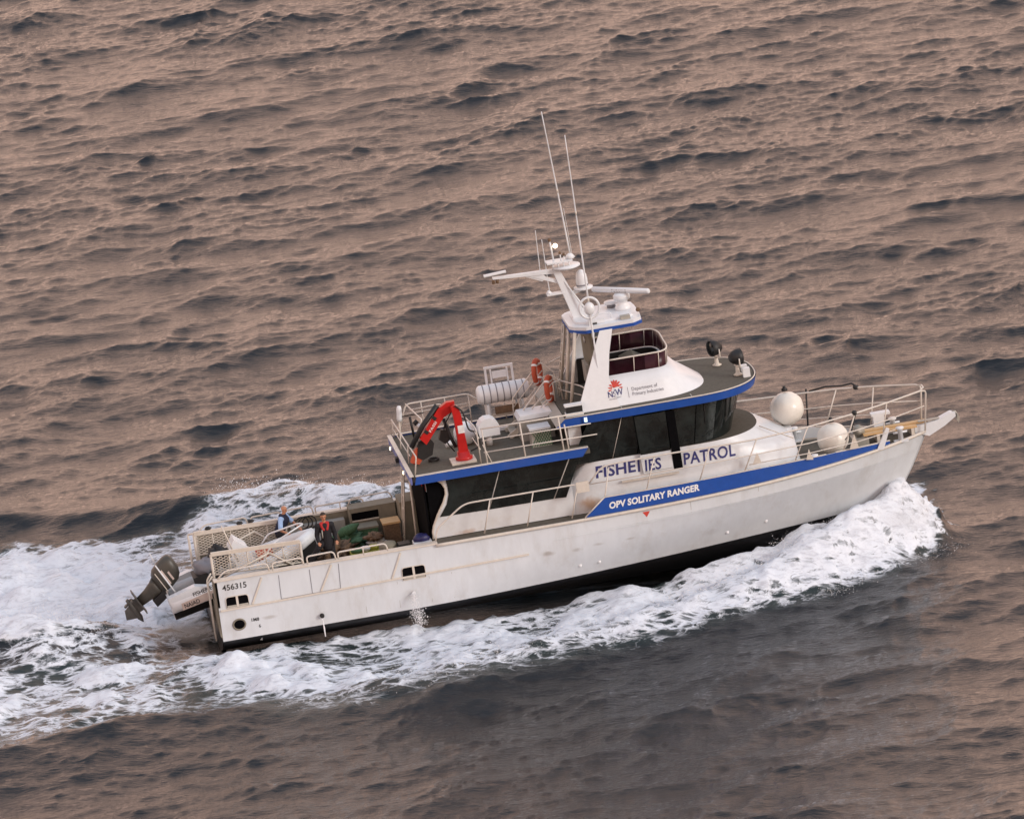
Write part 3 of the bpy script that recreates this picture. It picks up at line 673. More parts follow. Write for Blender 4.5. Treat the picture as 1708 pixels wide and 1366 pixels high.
# ---- wheelhouse roof
rf0 = outline(11.15, 15.4, 17.72, 2.30); rf1 = outline(11.45, 15.4, 17.80, 2.32)
MB().loft([at_z(rf0, 4.74), at_z(rf1, 4.98)], closed=False).build('blue_roof_fascia', 'blue', boat)
MB().add([(11.16, -2.29, 4.75), (11.16, 2.29, 4.75), (11.46, 2.29, 4.985), (11.46, -2.29, 4.985)], [range(4)]).build('roof_aft_edge', 'grey', boat)
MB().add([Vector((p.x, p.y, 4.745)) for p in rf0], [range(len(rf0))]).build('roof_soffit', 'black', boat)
rin = outline(11.48, 15.4, 17.72, 2.25)
MB().add([Vector((p.x, p.y, 4.992)) for p in rin], [range(len(rin))]).build('roof_deck', 'deck', boat)
rim = [Vector((p.x, p.y*.995, 4.995)) for p in outline(11.47, 15.4, 17.76, 2.29)]
MB().tube(rim, .022, 6).build('roof_edge', 'cream', boat)
for x in (13.25, 15.45): MB().bx(x, x+.03, -2.27, -1.86, 4.995, 5.003).build('roof_seam', 'grey', boat)
p = Z5(322, 655, -2.33); MB().bx(p.x-.08, p.x+.08, -2.37, -2.31, 4.79, 4.97).build('side_light_box', 'blue', boat)
MB().bx(p.x-.04, p.x+.05, -2.385, -2.368, 4.81, 4.95).build('side_light', 'lamp_green', boat)
# ---- flybridge coaming
cb = at_z(outline(11.95, 13.9, 16.15, 1.86, pw=.75), 4.99); ct = at_z(outline(12.55, 14.35, 15.05, 1.42, pw=.5), 5.88)
cmid = [a.lerp(b, .55)+Vector(((b.x-a.x)*.10, 0, -.0)) for a, b in zip(cb, ct)]
ci = [Vector((p.x-.05, p.y*.95, 5.86)) for p in ct]; cl = [Vector((p.x-.1, p.y*.93, 5.05)) for p in ct]
coamo = MB().loft([cb, cmid, ct, ci], closed=False).build('flybridge_coaming', 'clean', boat)
MB().loft([ci, cl], closed=False).build('coaming_lining', 'black', boat)
MB().add([p+Vector((0, 0, -.02)) for p in cl], [range(len(cl))]).build('flybridge_floor', 'deck', boat)
w0 = [p+Vector((0, 0, .005)) for p in ct]; w1 = [Vector((p.x+.04, p.y*.985, 6.36 + .06*(p.y > 0))) for p in ct]
def wpt(f, k, off=0):
    i = int(min(max(f, 0), len(w0)-2)); t = f-i; a = w0[i].lerp(w0[i+1], t); b = w1[i].lerp(w1[i+1], t); return a.lerp(b, k)
wc = [1.6, 4.5, 8.0, 13, 16, 20, 24, 27, 32, 35.5, 38.4]
for a, b in zip(wc[:-1], wc[1:]):
    m_ = max(3, int(b-a)); fr = [lerp(a+.05, b-.05, i/m_) for i in range(m_+1)]
    sh = [[wpt(f, .0) for f in fr], [wpt(f, 1.0) for f in fr]]
    MB().loft([sh[0], sh[1], [q_+Vector((-.012, 0, 0)) for q_ in sh[1]], [q_+Vector((-.012, 0, 0)) for q_ in sh[0]]], closed=False).build('windscreen_panel', 'maroon', boat)
    MB().tube([wpt(a, 0), wpt(a, 1)], .016, 5).build('screen_post', 'rail', boat)
MB().tube([wpt(1.6+36.8*i/40, 1.0) for i in range(41)], .028, 6).build('screen_rail', 'rail', boat)
MB().prism([(13.85, 5.05), (13.75, 5.85), (14.15, 6.0), (14.55, 5.75), (14.6, 5.05)], -.9, .9).build('helm_console', 'olive', boat)
st = MB().bx(12.55, 13.1, -.75, .05, 5.05, 5.55).build('helm_seat', 'grey', boat); MB().bx(12.5, 12.6, -.75, .05, 5.5, 6.15).build('seat_back', 'grey', st)
MB().bx(12.72, 12.80, -.95, 1.25, 5.05, 7.26).build('flybridge_bulkhead', 'olive', boat)
p = Z4(908, 1030, .3); MB().lathe([(.0, 0), (.10, 0), (.10, .03), (0, .03)], (12.68, .25, 6.72), (1, 0, 0), 16).build('round_plate', 'clean', boat)
# arch legs
for sg in (-1, 1):
    yf = lambda x, z, sg=sg: sg*(.66*(1-(z-4.99)/2.31))
    lg_ = MB().prism([(11.92, 4.99), (12.42, 6.05), (13.02, 7.30), (13.42, 7.30), (13.20, 6.6), (13.06, 5.90), (13.25, 4.99)], sg*1.26, sg*1.20, yf).build('arch_leg', 'clean', boat)
    if sg < 0: legs = lg_
# lettering on the coaming
def coam(x, z):
    def yat(lp): 
        pts = [(q_.x, q_.y) for q_ in lp if q_.y <= 0]; return np.interp(x, [a[0] for a in pts], [a[1] for a in pts])
    return min(float(np.interp(z, [4.99, 5.48, 5.88], [yat(cb), yat(cmid), yat(ct)])), -(1.26+.66*(1-(z-4.99)/2.31)) if x < 13.2 else 0)
def on_coam(x0, z0, off=.012): return lambda s, t: Vector((x0+s, ray_y([coamo, legs], x0+s, z0+t, -1.7)-off, z0+t))
text('lettering_nsw', 'NSW', .26, on_coam(12.93, 5.30), 'navy', boat, bold=.008, scx=.84)
text('lettering_government', 'GOVERNMENT', .055, on_coam(12.95, 5.225), 'letter_grey', boat, bold=.0, scx=1.1)
text('lettering_department', 'Department of', .145, on_coam(13.70, 5.36), 'letter_grey', boat, scx=.93)
text('lettering_department', 'Primary Industries', .145, on_coam(13.70, 5.22), 'letter_grey', boat, scx=.93)
MB().add([on_coam(13.585, 5.18)(a, b) for a, b in ((0, 0), (.012, 0), (.012, .30), (0, .30))], [range(4)]).build('lettering_bar', 'letter_grey', boat)
em = None; ec = (13.21, 5.53)
pet = []
for ring, rad, n, a0, a1, wd in ((0, .25, 9, -8, 188, .045), (1, .20, 6, 18, 162, .05), (2, .24, 4, 48, 132, .04), (3, .16, 5, 30, 150, .04)):
    for i in range(n):
        a = R(lerp(a0, a1, i/(n-1))); r0 = (.11, .05, .02, .0)[ring]
        d = (math.cos(a), math.sin(a)); nn = (-d[1], d[0])
        pts = [(r0, 0), (lerp(r0, rad, .45), wd*.5), (lerp(r0, rad, .75), wd*.42), (rad, 0), (lerp(r0, rad, .75), -wd*.42), (lerp(r0, rad, .45), -wd*.5)]
        q6 = [on_coam(ec[0], ec[1], .012+.002*ring)(d[0]*a_+nn[0]*b_, (d[1]*a_+nn[1]*b_)*.92) for a_, b_ in pts]
        ob = MB().add(q6, [range(6)])
        if em is None: em = ob.build('flower_emblem', 'emblem', boat)
        else: ob.build('petal', 'emblem', em)
# ---- hardtop
ht = [(12.15, -.75), (12.30, -1.0), (12.60, -1.24), (14.1, -1.24), (14.38, -1.0), (14.42, -.5), (14.42, .5), (14.38, 1.0), (14.1, 1.24), (12.6, 1.24), (12.3, 1.0), (12.15, .75)]
hto = MB().prismz(ht, 7.37, 7.47).build('hardtop', 'clean', boat)
ht2 = [(x+(.02 if x > 13 else -.0), y*1.012) for x, y in ht]
MB().prismz([(x, y) for x, y in ht2 if True], 7.27, 7.368).build('hardtop_edge', 'blue', hto)
inn = [(lerp(13.3, x, .80), y*.76) for x, y in ht]; MB().prismz(inn, 7.472, 7.54).build('hardtop_raised_panel', 'clean', hto)
for yy, bt, tt in ((-1.0, Z4(855, 1340, -1.0), Z4(875, 900, -1.0)), (.0, Z4(810, 1340, 0), Z4(825, 850, 0)), (1.0, Vector((11.95, 1, 5.6)), Vector((12.3, 1, 7.45)))):
    d = (tt-bt).normalized(); MB().tube([bt-d*(bt.z-4.99)/d.z, bt+d*(7.30-bt.z)/d.z], .055, 8).build('hardtop_post', 'cream', boat)
ld = MB(); l0, l1 = Vector((11.72, .62, 5.0)), Vector((12.2, .62, 7.40))
for dy in (-.15, .15): ld.tube([l0+Vector((0, dy, 0)), l1+Vector((0, dy, 0))], .022, 6)
ldr = ld.build('hardtop_ladder', 'cream', boat)
for k in range(8):
    c_ = l0.lerp(l1, (k+.7)/8.5); MB().tube([c_+Vector((0, -.15, 0)), c_+Vector((0, .15, 0))], .018, 5).build('rung', 'cream', ldr)
# ---- mast
mb_, mt_ = Vector((12.62, 0, 7.50)), Vector((12.08, 0, 9.12))
mst = MB().prism([(12.42, 7.53), (12.88, 7.53), (12.42, 8.55), (12.20, 9.12), (11.98, 9.12), (12.12, 8.62)], -.11, .11).build('mast', 'clean', boat)
for sy in (-.32, .32): MB().tube([(12.95, sy, 7.53), (12.28, sy*.3, 8.75)], .025, 6).build('mast_stay', 'clean', mst)
e0 = Z4(190, 525, 0)
arm = MB().prism([(12.10, 9.02), (10.10, 9.16), (10.10, 9.22), (12.12, 9.16)], -.07, .07); arm.prism([(11.15, 9.10), (12.32, 8.60), (12.36, 8.70), (11.65, 9.00)], -.05, .05)
arm = arm.build('mast_arm', 'clean', mst)
MB().prism([(11.05, 9.10), (11.62, 8.84), (11.80, 8.92), (11.66, 9.05)], -.03, .03).build('arm_gusset', 'clean', mst)
MB().bar((9.85, .05, 9.29), (10.55, .05, 9.33), .16, .05).build('aerial_plate', 'clean', mst)
for dx in (0, .12): MB().lathe([(.0, 0), (.05, 0), (.05, .12), (0, .12)], (10.12+dx, 0, 9.01), (0, 0, 1), 8).build('hanging_lamp', 'brown', mst)
MB().lathe([(.0, 0), (.30, .0), (.44, .05), (.44, .09), (0, .09)], (12.42, 0, 9.13), (0, 0, 1), 18).build('mast_platform', 'clean', mst)
MB().bx(11.82, 12.62, -.22, .22, 9.36, 9.41).build('top_platform', 'clean', mst)
for k in range(4): MB().tube([(12.0+.17*k, -.12, 9.22), (12.0+.17*k, -.12, 9.37)], .022, 6).build('platform_post', 'clean', mst)
MB().lathe([(.12, 0), (.16, .04), (.10, .12), (.04, .16)], (12.58, 0, 9.41), (0, 0, 1), 12).build('aerial_base', 'clean', mst)
lp_ = Z4(690, 250, 0)
MB().tube([(12.06, 0, 9.4), (12.02, 0, 10.05)], .03, 6).build('lamp_pole', 'clean', mst)
MB().lathe([(.045, 0), (.055, .03), (.055, .08), (.02, .11)], (12.02, 0, 10.04), (0, 0, 1), 10).build('mast_head_lamp', 'brown', mst)
MB().ball((12.17, -.02, 9.88), .075, 12, 8).build('lit_lamp', 'lamp', mst); MB().bar((12.03, 0, 9.86), (12.16, 0, 9.86), .03, .03).build('lamp_bracket', 'clean', mst)
for dx, hh in ((.22, .22), (.33, .15)): 
    MB().tube([(12.06+dx, -.1, 9.4), (12.05+dx, -.1, 9.4+hh)], .02, 6).build('small_lamp_post', 'clean', mst); MB().lathe([(.04, 0), (.045, .03), (.02, .09)], (12.05+dx, -.1, 9.4+hh), (0, 0, 1), 8).build('small_lamp', 'brown', mst)
# satellite dome on its bracket
MB().lathe([(.0, 0), (.30, .0), (.30, .05), (0, .05)], (12.86, 0, 8.40), (0, 0, 1), 18).build('dome_shelf', 'clean', mst)
MB().bar((12.30, 0, 8.25), (12.90, 0, 8.42), .10, .10).build('dome_bracket', 'clean', mst)
dm = MB().lathe([(.0, 0), (.17, 0), (.185, .05), (.18, .25), (.165, .38), (.12, .48), (.06, .53), (0, .545)], (12.84, 0, 8.46), (0, 0, 1), 20).build('satellite_dome', 'clean', mst)
MB().lathe([(.190, 0), (.190, .05)], (12.84, 0, 8.50), (0, 0, 1), 20).build('dome_band', 'letter_grey', dm)
MB().bx(11.70, 12.25, -.12, .12, 8.36, 8.41).build('aft_shelf', 'clean', mst)
MB().lathe([(.08, 0), (.09, .03), (.03, .10)], (11.78, 0, 8.41), (0, 0, 1), 10).build('aerial_base', 'clean', mst)
# whips
def whip(name, a, b, r0, r1, m='clean', par=boat, joints=()):
    a = Vector(a); b = Vector(b); n = 8
    o = MB().tube([a.lerp(b, k/n) for k in range(n+1)], [lerp(r0, r1, k/n) for k in range(n+1)], 6).build(name, m, par)
    for j in joints:
        c_ = a.lerp(b, j); d = (b-a).normalized(); MB().tube([c_-d*.06, c_+d*.06], lerp(r0, r1, j)+.008, 6).build('joint', 'cream', o)
    return o
whip('whip_aerial', (12.60, 0, 9.50), S(903, 187, 0), .030, .016, joints=(.45,))
whip('thin_whip_aerial', (12.66, .05, 9.50), Z4(780, -60, .05)+Vector((0, 0, 0)), .008, .005)
wa, wb = Z5(425, 360, -1.72), S(942, 226, -1.30)
wm = Z4(990, 750, -1.34); wa = Vector((wa.x, -1.56, wa.z))
whip('whip_aerial', wa, wm, .030, .030, joints=(.02,)); whip('whip_aerial', wm, wb, .032, .015, joints=(.05, .55))
whip('short_whip_aerial', (11.60, 0, 9.14), Z4(550, 120, 0), .016, .010); whip('short_whip_aerial', (11.80, 0, 8.45), Z4(602, 195, 0), .018, .011)
# loop aerial and its dome by the hardtop edge
rc = Z4(990, 750, -1.34)
rg = MB().tube([rc+Vector((.31*math.cos(a), -.0, .33*math.sin(a))) for a in (2*math.pi*k/28 for k in range(28))], .038, 8, closed=True).build('loop_aerial', 'clean', hto)
MB().ball(rc+Vector((0, 0, -.03)), .17, 14, 10, (1, .8, 1.25)).build('gps_dome', 'clean', hto)
MB().bar(rc+Vector((0, .15, -.18)), (rc.x, -1.1, 7.45), .10, .10).build('aerial_bracket', 'clean', hto)
# radar
rd = MB().lathe([(.24, 0), (.26, .08), (.20, .14), (.16, .22), (.17, .30), (.26, .34), (.26, .46), (.20, .52), (0, .54)], (14.0, 0, 7.53), (0, 0, 1), 20).build('radar_pedestal', 'clean', hto)
a_, b_ = Vector((13.22, .72, 8.14)), Vector((14.78, -.72, 8.14))
sc_ = MB().tube([a_.lerp(b_, t) for t in (0, .02, .5, .98, 1)], [.06, .085, .09, .085, .06], 12).build('radar_scanner', 'clean', hto)
dd = (b_-a_).normalized()
text('radar_lettering', 'FURUNO', .11, lambda s, t: a_.lerp(b_, .34)+dd*s*1.15+Vector((-.03, -.085, t-.04)), 'letter_black', sc_, bold=.02, space=1.2)
MB().lathe([(.0, 0), (.21, 0), (.23, .03), (.21, .07), (0, .08)], (13.70, .45, 7.66), (0, 0, 1), 18).build('gps_puck', 'clean', hto); MB().lathe([(.14, 0), (.14, .13)], (13.70, .45, 7.54), (0, 0, 1), 12).build('puck_stand', 'letter_grey', hto)
MB().bx(12.75, 13.25, -1.02, -.78, 7.475, 7.62).build('hardtop_box', 'clean', hto); MB().bx(12.80, 13.0, -1.06, -1.0, 7.48, 7.52).build('box_slot', 'black', hto)
MB().bx(13.75, 14.05, -1.08, -.86, 7.475, 7.58).build('hardtop_box', 'steel', hto)
hr = MB().tube(rounded([(12.8, -.78, 7.54), (12.8, -.78, 7.70), (13.5, -.78, 7.70), (13.5, -.78, 7.54)], .08), .018, 6).build('grab_rail', 'clean', hto)
MB().ball((14.38, -.55, 7.58), .07, 10, 8).build('horn', 'brown', hto)
# ---- searchlights on the roof
def searchlight(x, y, yaw):
    b0 = Vector((x, y, 4.995)); sl = MB().lathe([(.13, 0), (.15, .03), (.07, .07), (.05, .30)], b0, (0, 0, 1), 12).build('searchlight', 'cream', boat)
    d = Vector((math.cos(yaw), math.sin(yaw), 0)); n = Vector((-d.y, d.x, 0)); c_ = b0+Vector((0, 0, .58))
    MB().tube(rounded([c_+n*.27, c_+n*.27+Vector((0, 0, -.30)), c_-n*.27+Vector((0, 0, -.30)), c_-n*.27], .1), .022, 6).build('yoke', 'cream', sl)
    MB().lathe([(.0, -.22), (.10, -.22), (.20, -.12), (.25, .02), (.26, .16), (.245, .17), (.23, .12), (0, .11)], c_, d, 20).build('lamp_housing', 'black', sl)
    MB().lathe([(.0, .135), (.225, .135), (.225, .14), (0, .145)], c_, d, 20).build('lamp_glass', 'glass', sl)
searchlight(16.80, .95, R(200)); searchlight(17.20, -.62, R(12))
MB().bx(17.30, 17.52, -1.05, -.85, 4.995, 5.28).build('roof_vent', 'clean', boat)
MB().bx(17.36, 17.55, -.35, -.18, 4.995, 5.2).build('roof_vent', 'clean', boat)
bx_ = Z3(1540, 430, -1.95); tb = MB().bx(11.52, 12.08, -2.15, -1.90, 5.0, 5.10).build('stowage_box', 'clean', boat)
MB().bx(11.55, 12.06, -2.13, -1.91, 5.10, 5.30).build('box_panel', 'black', tb); MB().bx(11.52, 12.08, -2.15, -1.90, 5.30, 5.36).build('box_lid', 'clean', tb)

# ---------------------------------------------------------------- rails
def tube1(name, pts, r=.024, m='rail', par=boat, rnd=0.0, seg=6):
    return MB().tube(rounded(pts, rnd) if rnd else pts, r, seg).build(name, m, par)
# bulwark hoops along the quarterdeck
for sg in (-1, 1):
    y = sg*2.83
    for x0, x1, h_ in ((.10, 1.72, .25), (1.84, 2.80, .24), (2.92, 3.80, .26), (3.88, 5.42, .23)):
        a0 = .14 if x0 > .2 else .05
        tube1('hoop_rail', [(x0, y, 1.98), (x0-.02 if x0 > .2 else x0+.25, y, 1.98+h_-.02), (x1-.05, y, 1.98+h_), (x1, y, 1.98)], .026, rnd=.14)
    tube1('hoop_post', [(4.66, y, 1.98), (4.66, y, 2.2)], .02)
# side deck rails
for sg in (-1, 1):
    y = sg*2.72
    tube1('side_rail', [(6.93, y, 1.98), (7.02, y, 2.36), (7.95, y, 3.00), (11.40, y, 3.00), (11.62, y, 2.98)], .028, rnd=.25)
    for x in (8.55, 9.90, 11.30): tube1('rail_post', [(x-.10, y, 1.95), (x+.22, y, 3.00)], .022)
    MB().bx(11.46, 11.86, min(y, y+.03*sg), max(y, y+.03*sg), 2.72, 3.06).build('rail_gusset', 'cream', boat)
    tube1('side_rail', [(11.86, y, 2.95), (12.32, y, 3.42), (12.9, y, 3.46), (14.5, sg*2.66, 3.45), (16.0, sg*2.58, 3.40), (17.2, sg*2.42, 3.36), (18.9, sg*2.08, 3.37), (20.5, sg*1.62, 3.42), (21.6, sg*1.12, 3.44), (22.86, sg*.40, 3.45)] + ([(23.02, -.28, 3.38), (22.84, -.30, 2.12)] if sg < 0 else [(22.98, .30, 3.38), (22.84, .30, 2.12)]), .028, rnd=.2)
    tube1('mid_rail', [(11.9, y, 2.93), (14.5, sg*2.70, 2.93), (16.0, sg*2.62, 2.92), (17.3, sg*2.44, 2.90), (18.9, sg*2.10, 2.86), (20.5, sg*1.62, 2.88), (21.6, sg*1.12, 2.90), (22.9, sg*.34, 2.93)], .018)
    tube1('low_rail', [(16.9, sg*2.50, 2.62), (18.9, sg*2.12, 2.55), (20.5, sg*1.64, 2.52), (21.8, sg*1.02, 2.52)], .015)
    def post(xb, xt):
        yb = sg*(hb(xb, 1.93)-.03); zt = float(np.interp(xt, [12, 12.9, 14.5, 16, 17.2, 18.9, 20.5, 21.6], [3.2, 3.46, 3.45, 3.40, 3.36, 3.37, 3.42, 3.44]))
        yt = float(np.interp(xt, [11, 14.5, 16, 17.2, 18.9, 20.5, 21.6, 22.86], [2.72, 2.66, 2.58, 2.42, 2.08, 1.62, 1.12, .40]))*sg
        tube1('rail_post', [(xb, yb, max(float(top_b(xb)), sheer(xb)) if xb > 12.2 else 2.0), (xt, yt, zt)], .022)
    for xb, xt in ((12.15, 12.55), (13.6, 14.0), (15.3, 15.75), (16.75, 17.25), (18.40, 18.92), (20.02, 20.52), (21.35, 21.62)): post(xb, xt)
tube1('pulpit_rail', [(22.84, -.3, 3.45), (22.98, -.15, 3.48), (22.98, .15, 3.48), (22.84, .3, 3.45)], .026)
# upper deck rails, starboard
y = -2.56
for z in (5.20, 4.82, 4.45): tube1('upper_rail', [(8.80, y, z), (12.0 if z > 5 else 12.35 if z < 4.5 else 12.2, y, z-.03)], .024 if z > 5 else .018)
for x in (8.83, 10.02, 11.22): tube1('rail_post', [(x+.04, y, 4.10), (x, y, 5.20)], .026)
tube1('rail_post', [(11.42, y, 4.1), (11.38, y, 4.9)], .024)
tube1('rail_brace', [(8.8, y, 4.7), (9.0, y, 4.11)], .018)
tube1('crane_guard', [(8.70, -2.3, 4.05), (8.70, -2.3, 5.15), (8.52, -1.2, 5.30), (8.2, -.8, 5.30)], .022, rnd=.2)
tube1('crane_guard', [(8.74, -2.3, 4.85), (8.66, -1.2, 5.00)], .018); tube1('crane_guard', [(8.74, -2.3, 4.5), (8.66, -1.2, 4.6)], .018)
# aft edge and port side
tube1('upper_rail', [(6.62, -2.5, 4.10), (6.72, -2.5, 4.66), (6.66, 0, 4.66), (6.60, 2.4, 4.66)], .022, rnd=.06)
tube1('upper_rail', [(6.62, 2.4, 4.1), (6.62, 2.4, 4.66)], .022); tube1('upper_rail', [(6.66, -1.2, 4.38), (6.60, 2.4, 4.38)], .016)
for yy in (-1.0, .8): tube1('rail_post', [(6.62, yy, 4.1), (6.66, yy, 4.66)], .018)
tube1('port_guard', [(6.75, 2.4, 4.10), (7.12, 2.45, 5.06), (9.10, 2.45, 5.06), (9.35, 2.35, 4.85), (11.0, 2.35, 4.90)], .026, rnd=.15)
tube1('port_guard', [(7.12, 2.45, 5.06), (7.35, .45, 5.02), (7.05, .45, 4.05)], .024, rnd=.05)
tube1('port_guard', [(7.2, 2.2, 4.92), (8.2, 2.2, 4.95), (8.3, 2.2, 4.7)], .02, rnd=.1)
for z in (4.75, 4.42): tube1('port_guard', [(6.95, 2.45, z), (9.1, 2.45, z)], .018)
for x in (7.6, 8.35, 9.1, 10.2, 11.2): tube1('rail_post', [(x, 2.43, 4.05), (x, 2.43, 5.06 if x < 9.2 else 4.88)], .02)
# stairs up to the flybridge deck
str_ = MB()
for yy in (.15, .95): str_.bar((9.95, yy, 4.06), (11.48, yy, 4.96), .05, .16)
stair = str_.build('stairway', 'cream', boat)
for k in range(5):
    t = (k+.6)/5.4; MB().bx(lerp(9.95, 11.48, t)-.12, lerp(9.95, 11.48, t)+.12, .17, .93, lerp(4.06, 4.96, t)-.02, lerp(4.06, 4.96, t)+.02).build('stair_tread', 'steel', stair)
for yy, dx, dz in ((.05, 0, 0), (1.05, -.15, .18)):
    tube1('stair_rail', [(10.42+dx, yy, 4.06), (10.46+dx, yy, 4.85+dz), (11.46+dx, yy, 5.86+dz), (11.72, yy, 5.62), (11.76, yy, 5.0)], .024, rnd=.08, par=stair)
    for q_ in (.28, .55): tube1('stair_rail', [(10.46+dx, yy, 4.85+dz-q_), (11.50+dx, yy, 5.86+dz-q_)], .018, par=stair)
tube1('fly_rail', [(11.74, .0, 5.62), (12.2, -1.2, 5.66), (12.3, -1.6, 5.66)], .022); tube1('fly_rail', [(11.74, .0, 5.32), (12.2, -1.2, 5.36)], .018)
tube1('fly_rail', [(11.50, -.05, 5.0), (11.50, -.05, 5.62), (11.74, 0, 5.62)], .022); tube1('fly_rail', [(11.6, 1.1, 5.95), (12.3, 1.5, 6.05)], .022)
# ladder and posts under the aft overhang, port side
for yy in (.6, 1.0): tube1('overhang_post', [(6.28, yy, 1.0), (6.62, yy, 3.83)], .035, 'cream')
tube1('overhang_post', [(6.60, -.2, 1.0), (6.66, -.2, 3.83)], .04, 'cream')
for k in range(6): tube1('ladder_rung', [(lerp(6.30, 6.6, (k+.5)/6), .6, lerp(1.1, 3.7, (k+.5)/6)), (lerp(6.30, 6.6, (k+.5)/6), 1.0, lerp(1.1, 3.7, (k+.5)/6))], .018, 'cream')
MB().bx(6.35, 6.9, 1.05, 2.1, 1.10, 2.35).build('side_locker', 'olive', boat)
# port quarterdeck lockers
pl = MB().bx(4.85, 6.3, 2.05, 2.70, 1.10, 2.12).build('side_locker', 'olive', boat); MB().bx(4.9, 5.75, 2.03, 2.048, 1.75, 1.98).build('recess_shade', 'dark', pl); MB().bx(4.9, 5.75, 2.02, 2.046, 1.70, 1.74).build('locker_lip', 'cream', pl)  # the locker's recess is a thin slab with its shade painted dark
tube1('locker_rail', [(4.9, 2.6, 2.13), (5.0, 2.6, 2.32), (6.2, 2.6, 2.34), (6.3, 2.6, 2.13)], .022, rnd=.1)
MB().bx(3.0, 4.7, 2.35, 2.70, 1.10, 1.75).build('side_bench', 'grey', boat)

# ---------------------------------------------------------------- stern: mesh fences beside the slipway, transom ladder
def fence(y, x0, x1, z0, z1, dz):
    fr_ = MB()
    zt = lambda x: z1+dz*(x-x0)
    fr_.bar((x0, y, z1), (x1, y, zt(x1)), .09, .12)
    fr_.tube([(x0, y, 1.10), (x0, y, z1)], .04, 8); fr_.tube([(x1, y, 1.10), (x1, y, zt(x1))], .04, 8)
    f = fr_.build('slipway_fence', 'cream', boat)
    n = 5
    for k in range(1, n):
        x = lerp(x0, x1, k/n); tube1('fence_post', [(x, y, z0), (x, y, zt(x)-.05)], .02, 'cream', f)
    tube1('fence_rail', [(x0, y, z0), (x1, y, z0+dz*(x1-x0))], .022, 'cream', f)
    tube1('fence_brace', [(x0+.3, y-.05, z0-.1), (x1-1.0, y-.05, zt(x1)-.18)], .03, 'cream', f); tube1('fence_brace', [(x1-1.0, y-.05, zt(x1)-.18), (x1-.3, y-.05, z0-.1)], .03, 'cream', f)
    ms = MB(); W_ = x1-x0; Hh = z1-z0-.1; step = .17
    for k in range(int((W_+Hh*2)/step)):
        for sgn in (-1, 1):
            s0 = k*step-Hh*2; a = [s0, s0+Hh*2]                     # flat diamonds: twice as long as high
            ta, tb_ = max(0, -s0/(Hh*2)), min(1, (W_-s0)/(Hh*2))
            if tb_ <= ta: continue
            za, zb_ = (lerp(0, Hh, ta), lerp(0, Hh, tb_)) if sgn > 0 else (lerp(Hh, 0, ta), lerp(Hh, 0, tb_))
            xa, xb = x0+s0+Hh*2*ta, x0+s0+Hh*2*tb_
            ms.bar((xa, y+.004*sgn, z0+za+dz*(xa-x0)), (xb, y+.004*sgn, z0+zb_+dz*(xb-x0)), .010, .016)
    o = ms.build('expanded_mesh', 'cream', f); o['kind'] = 'stuff'
fence(-1.32, .12, 2.90, 1.72, 2.38, -.025); fence(1.32, -.12, 2.75, 1.70, 2.40, -.02)
tube1('fence_hood', [(-.30, 1.32, 2.40), (-.30, 1.32, 1.0)], .035, 'cream'); tube1('fence_hood', [(-.30, 1.32, 2.40), (.0, 1.32, 2.42)], .035, 'cream')
tube1('fence_hood', [(-.30, 1.05, 2.32), (-.30, 1.05, 1.0)], .03, 'cream')
for k in range(4): tube1('fence_rung', [(-.30, 1.05, 1.2+.3*k), (-.30, 1.32, 1.2+.3*k)], .018, 'cream')
for k, xx in enumerate((.35, 1.35, 1.70)): MB().ball((xx, 1.32, 2.50), .07, 8, 6, (1.6, 1, .8), .4).build('rope_lashing', 'black', boat)
for yy in (-1.9, -2.25): tube1('transom_ladder', [(-.16, yy, -.1), (-.16, yy, 1.75), (.0, yy, 1.95)], .028, 'cream', rnd=.1)
for k in range(5): tube1('ladder_rung', [(-.16, -1.9, .1+.32*k), (-.16, -2.25, .1+.32*k)], .02, 'cream')
MB().bx(-.05, .0, -2.85, -2.4, .15, 1.93).build('quarter_fender', 'olive', boat)

# ---------------------------------------------------------------- red folding crane on the upper deck
cr = MB().prismz([(7.85, -1.95), (8.62, -1.95), (8.62, -1.25), (7.85, -1.25)], 4.03, 4.10).build('crane', 'cream', boat)
MB().lathe([(.27, 0), (.27, .08), (.20, .10), (.20, .25)], (8.28, -1.6, 4.10), (0, 0, 1), 16).build('crane_base', 'red', cr)
el = Vector((8.06, -1.6, 5.70))
MB().prism([(8.13, 4.28), (8.43, 4.28), (8.40, 4.8), (8.36, 5.5), (8.32, 5.74), (8.20, 5.86), (8.08, 5.80), (8.12, 5.5), (8.15, 4.8)], -1.72, -1.48).build('crane_column', 'red', cr)
MB().prism([(8.24, 5.92), (8.00, 5.92), (7.70, 5.76), (7.02, 4.92), (7.20, 4.70), (7.84, 5.46), (8.22, 5.66)], -1.46, -1.26).build('crane_boom', 'red', cr)
MB().prism([(7.24, 4.82), (6.82, 4.50), (6.66, 4.16), (6.92, 4.06), (7.34, 4.58)], -1.24, -1.04).build('crane_jib', 'orange', cr)
MB().tube([(7.70, -1.36, 5.86), (7.16, -1.36, 5.28), (6.74, -1.30, 4.66)], .085, 8).build('boom_cylinder', 'black', cr)
MB().tube([(7.86, -1.15, 5.35), (7.98, -1.30, 4.80), (8.10, -1.40, 4.45)], .055, 8).build('lift_cylinder', 'black', cr)
MB().tube([(6.90, -1.1, 4.3), (6.98, -1.1, 4.62), (7.4, -1.15, 5.0)], .06, 8).build('jib_cylinder', 'black', cr)
MB().tube(rounded([(8.20, -1.74, 5.85), (8.42, -1.74, 5.65), (8.52, -1.74, 5.0), (8.80, -1.74, 4.9), (8.82, -1.74, 4.45), (8.50, -1.74, 4.35)], .15), .028, 6).build('hose', 'black', cr)
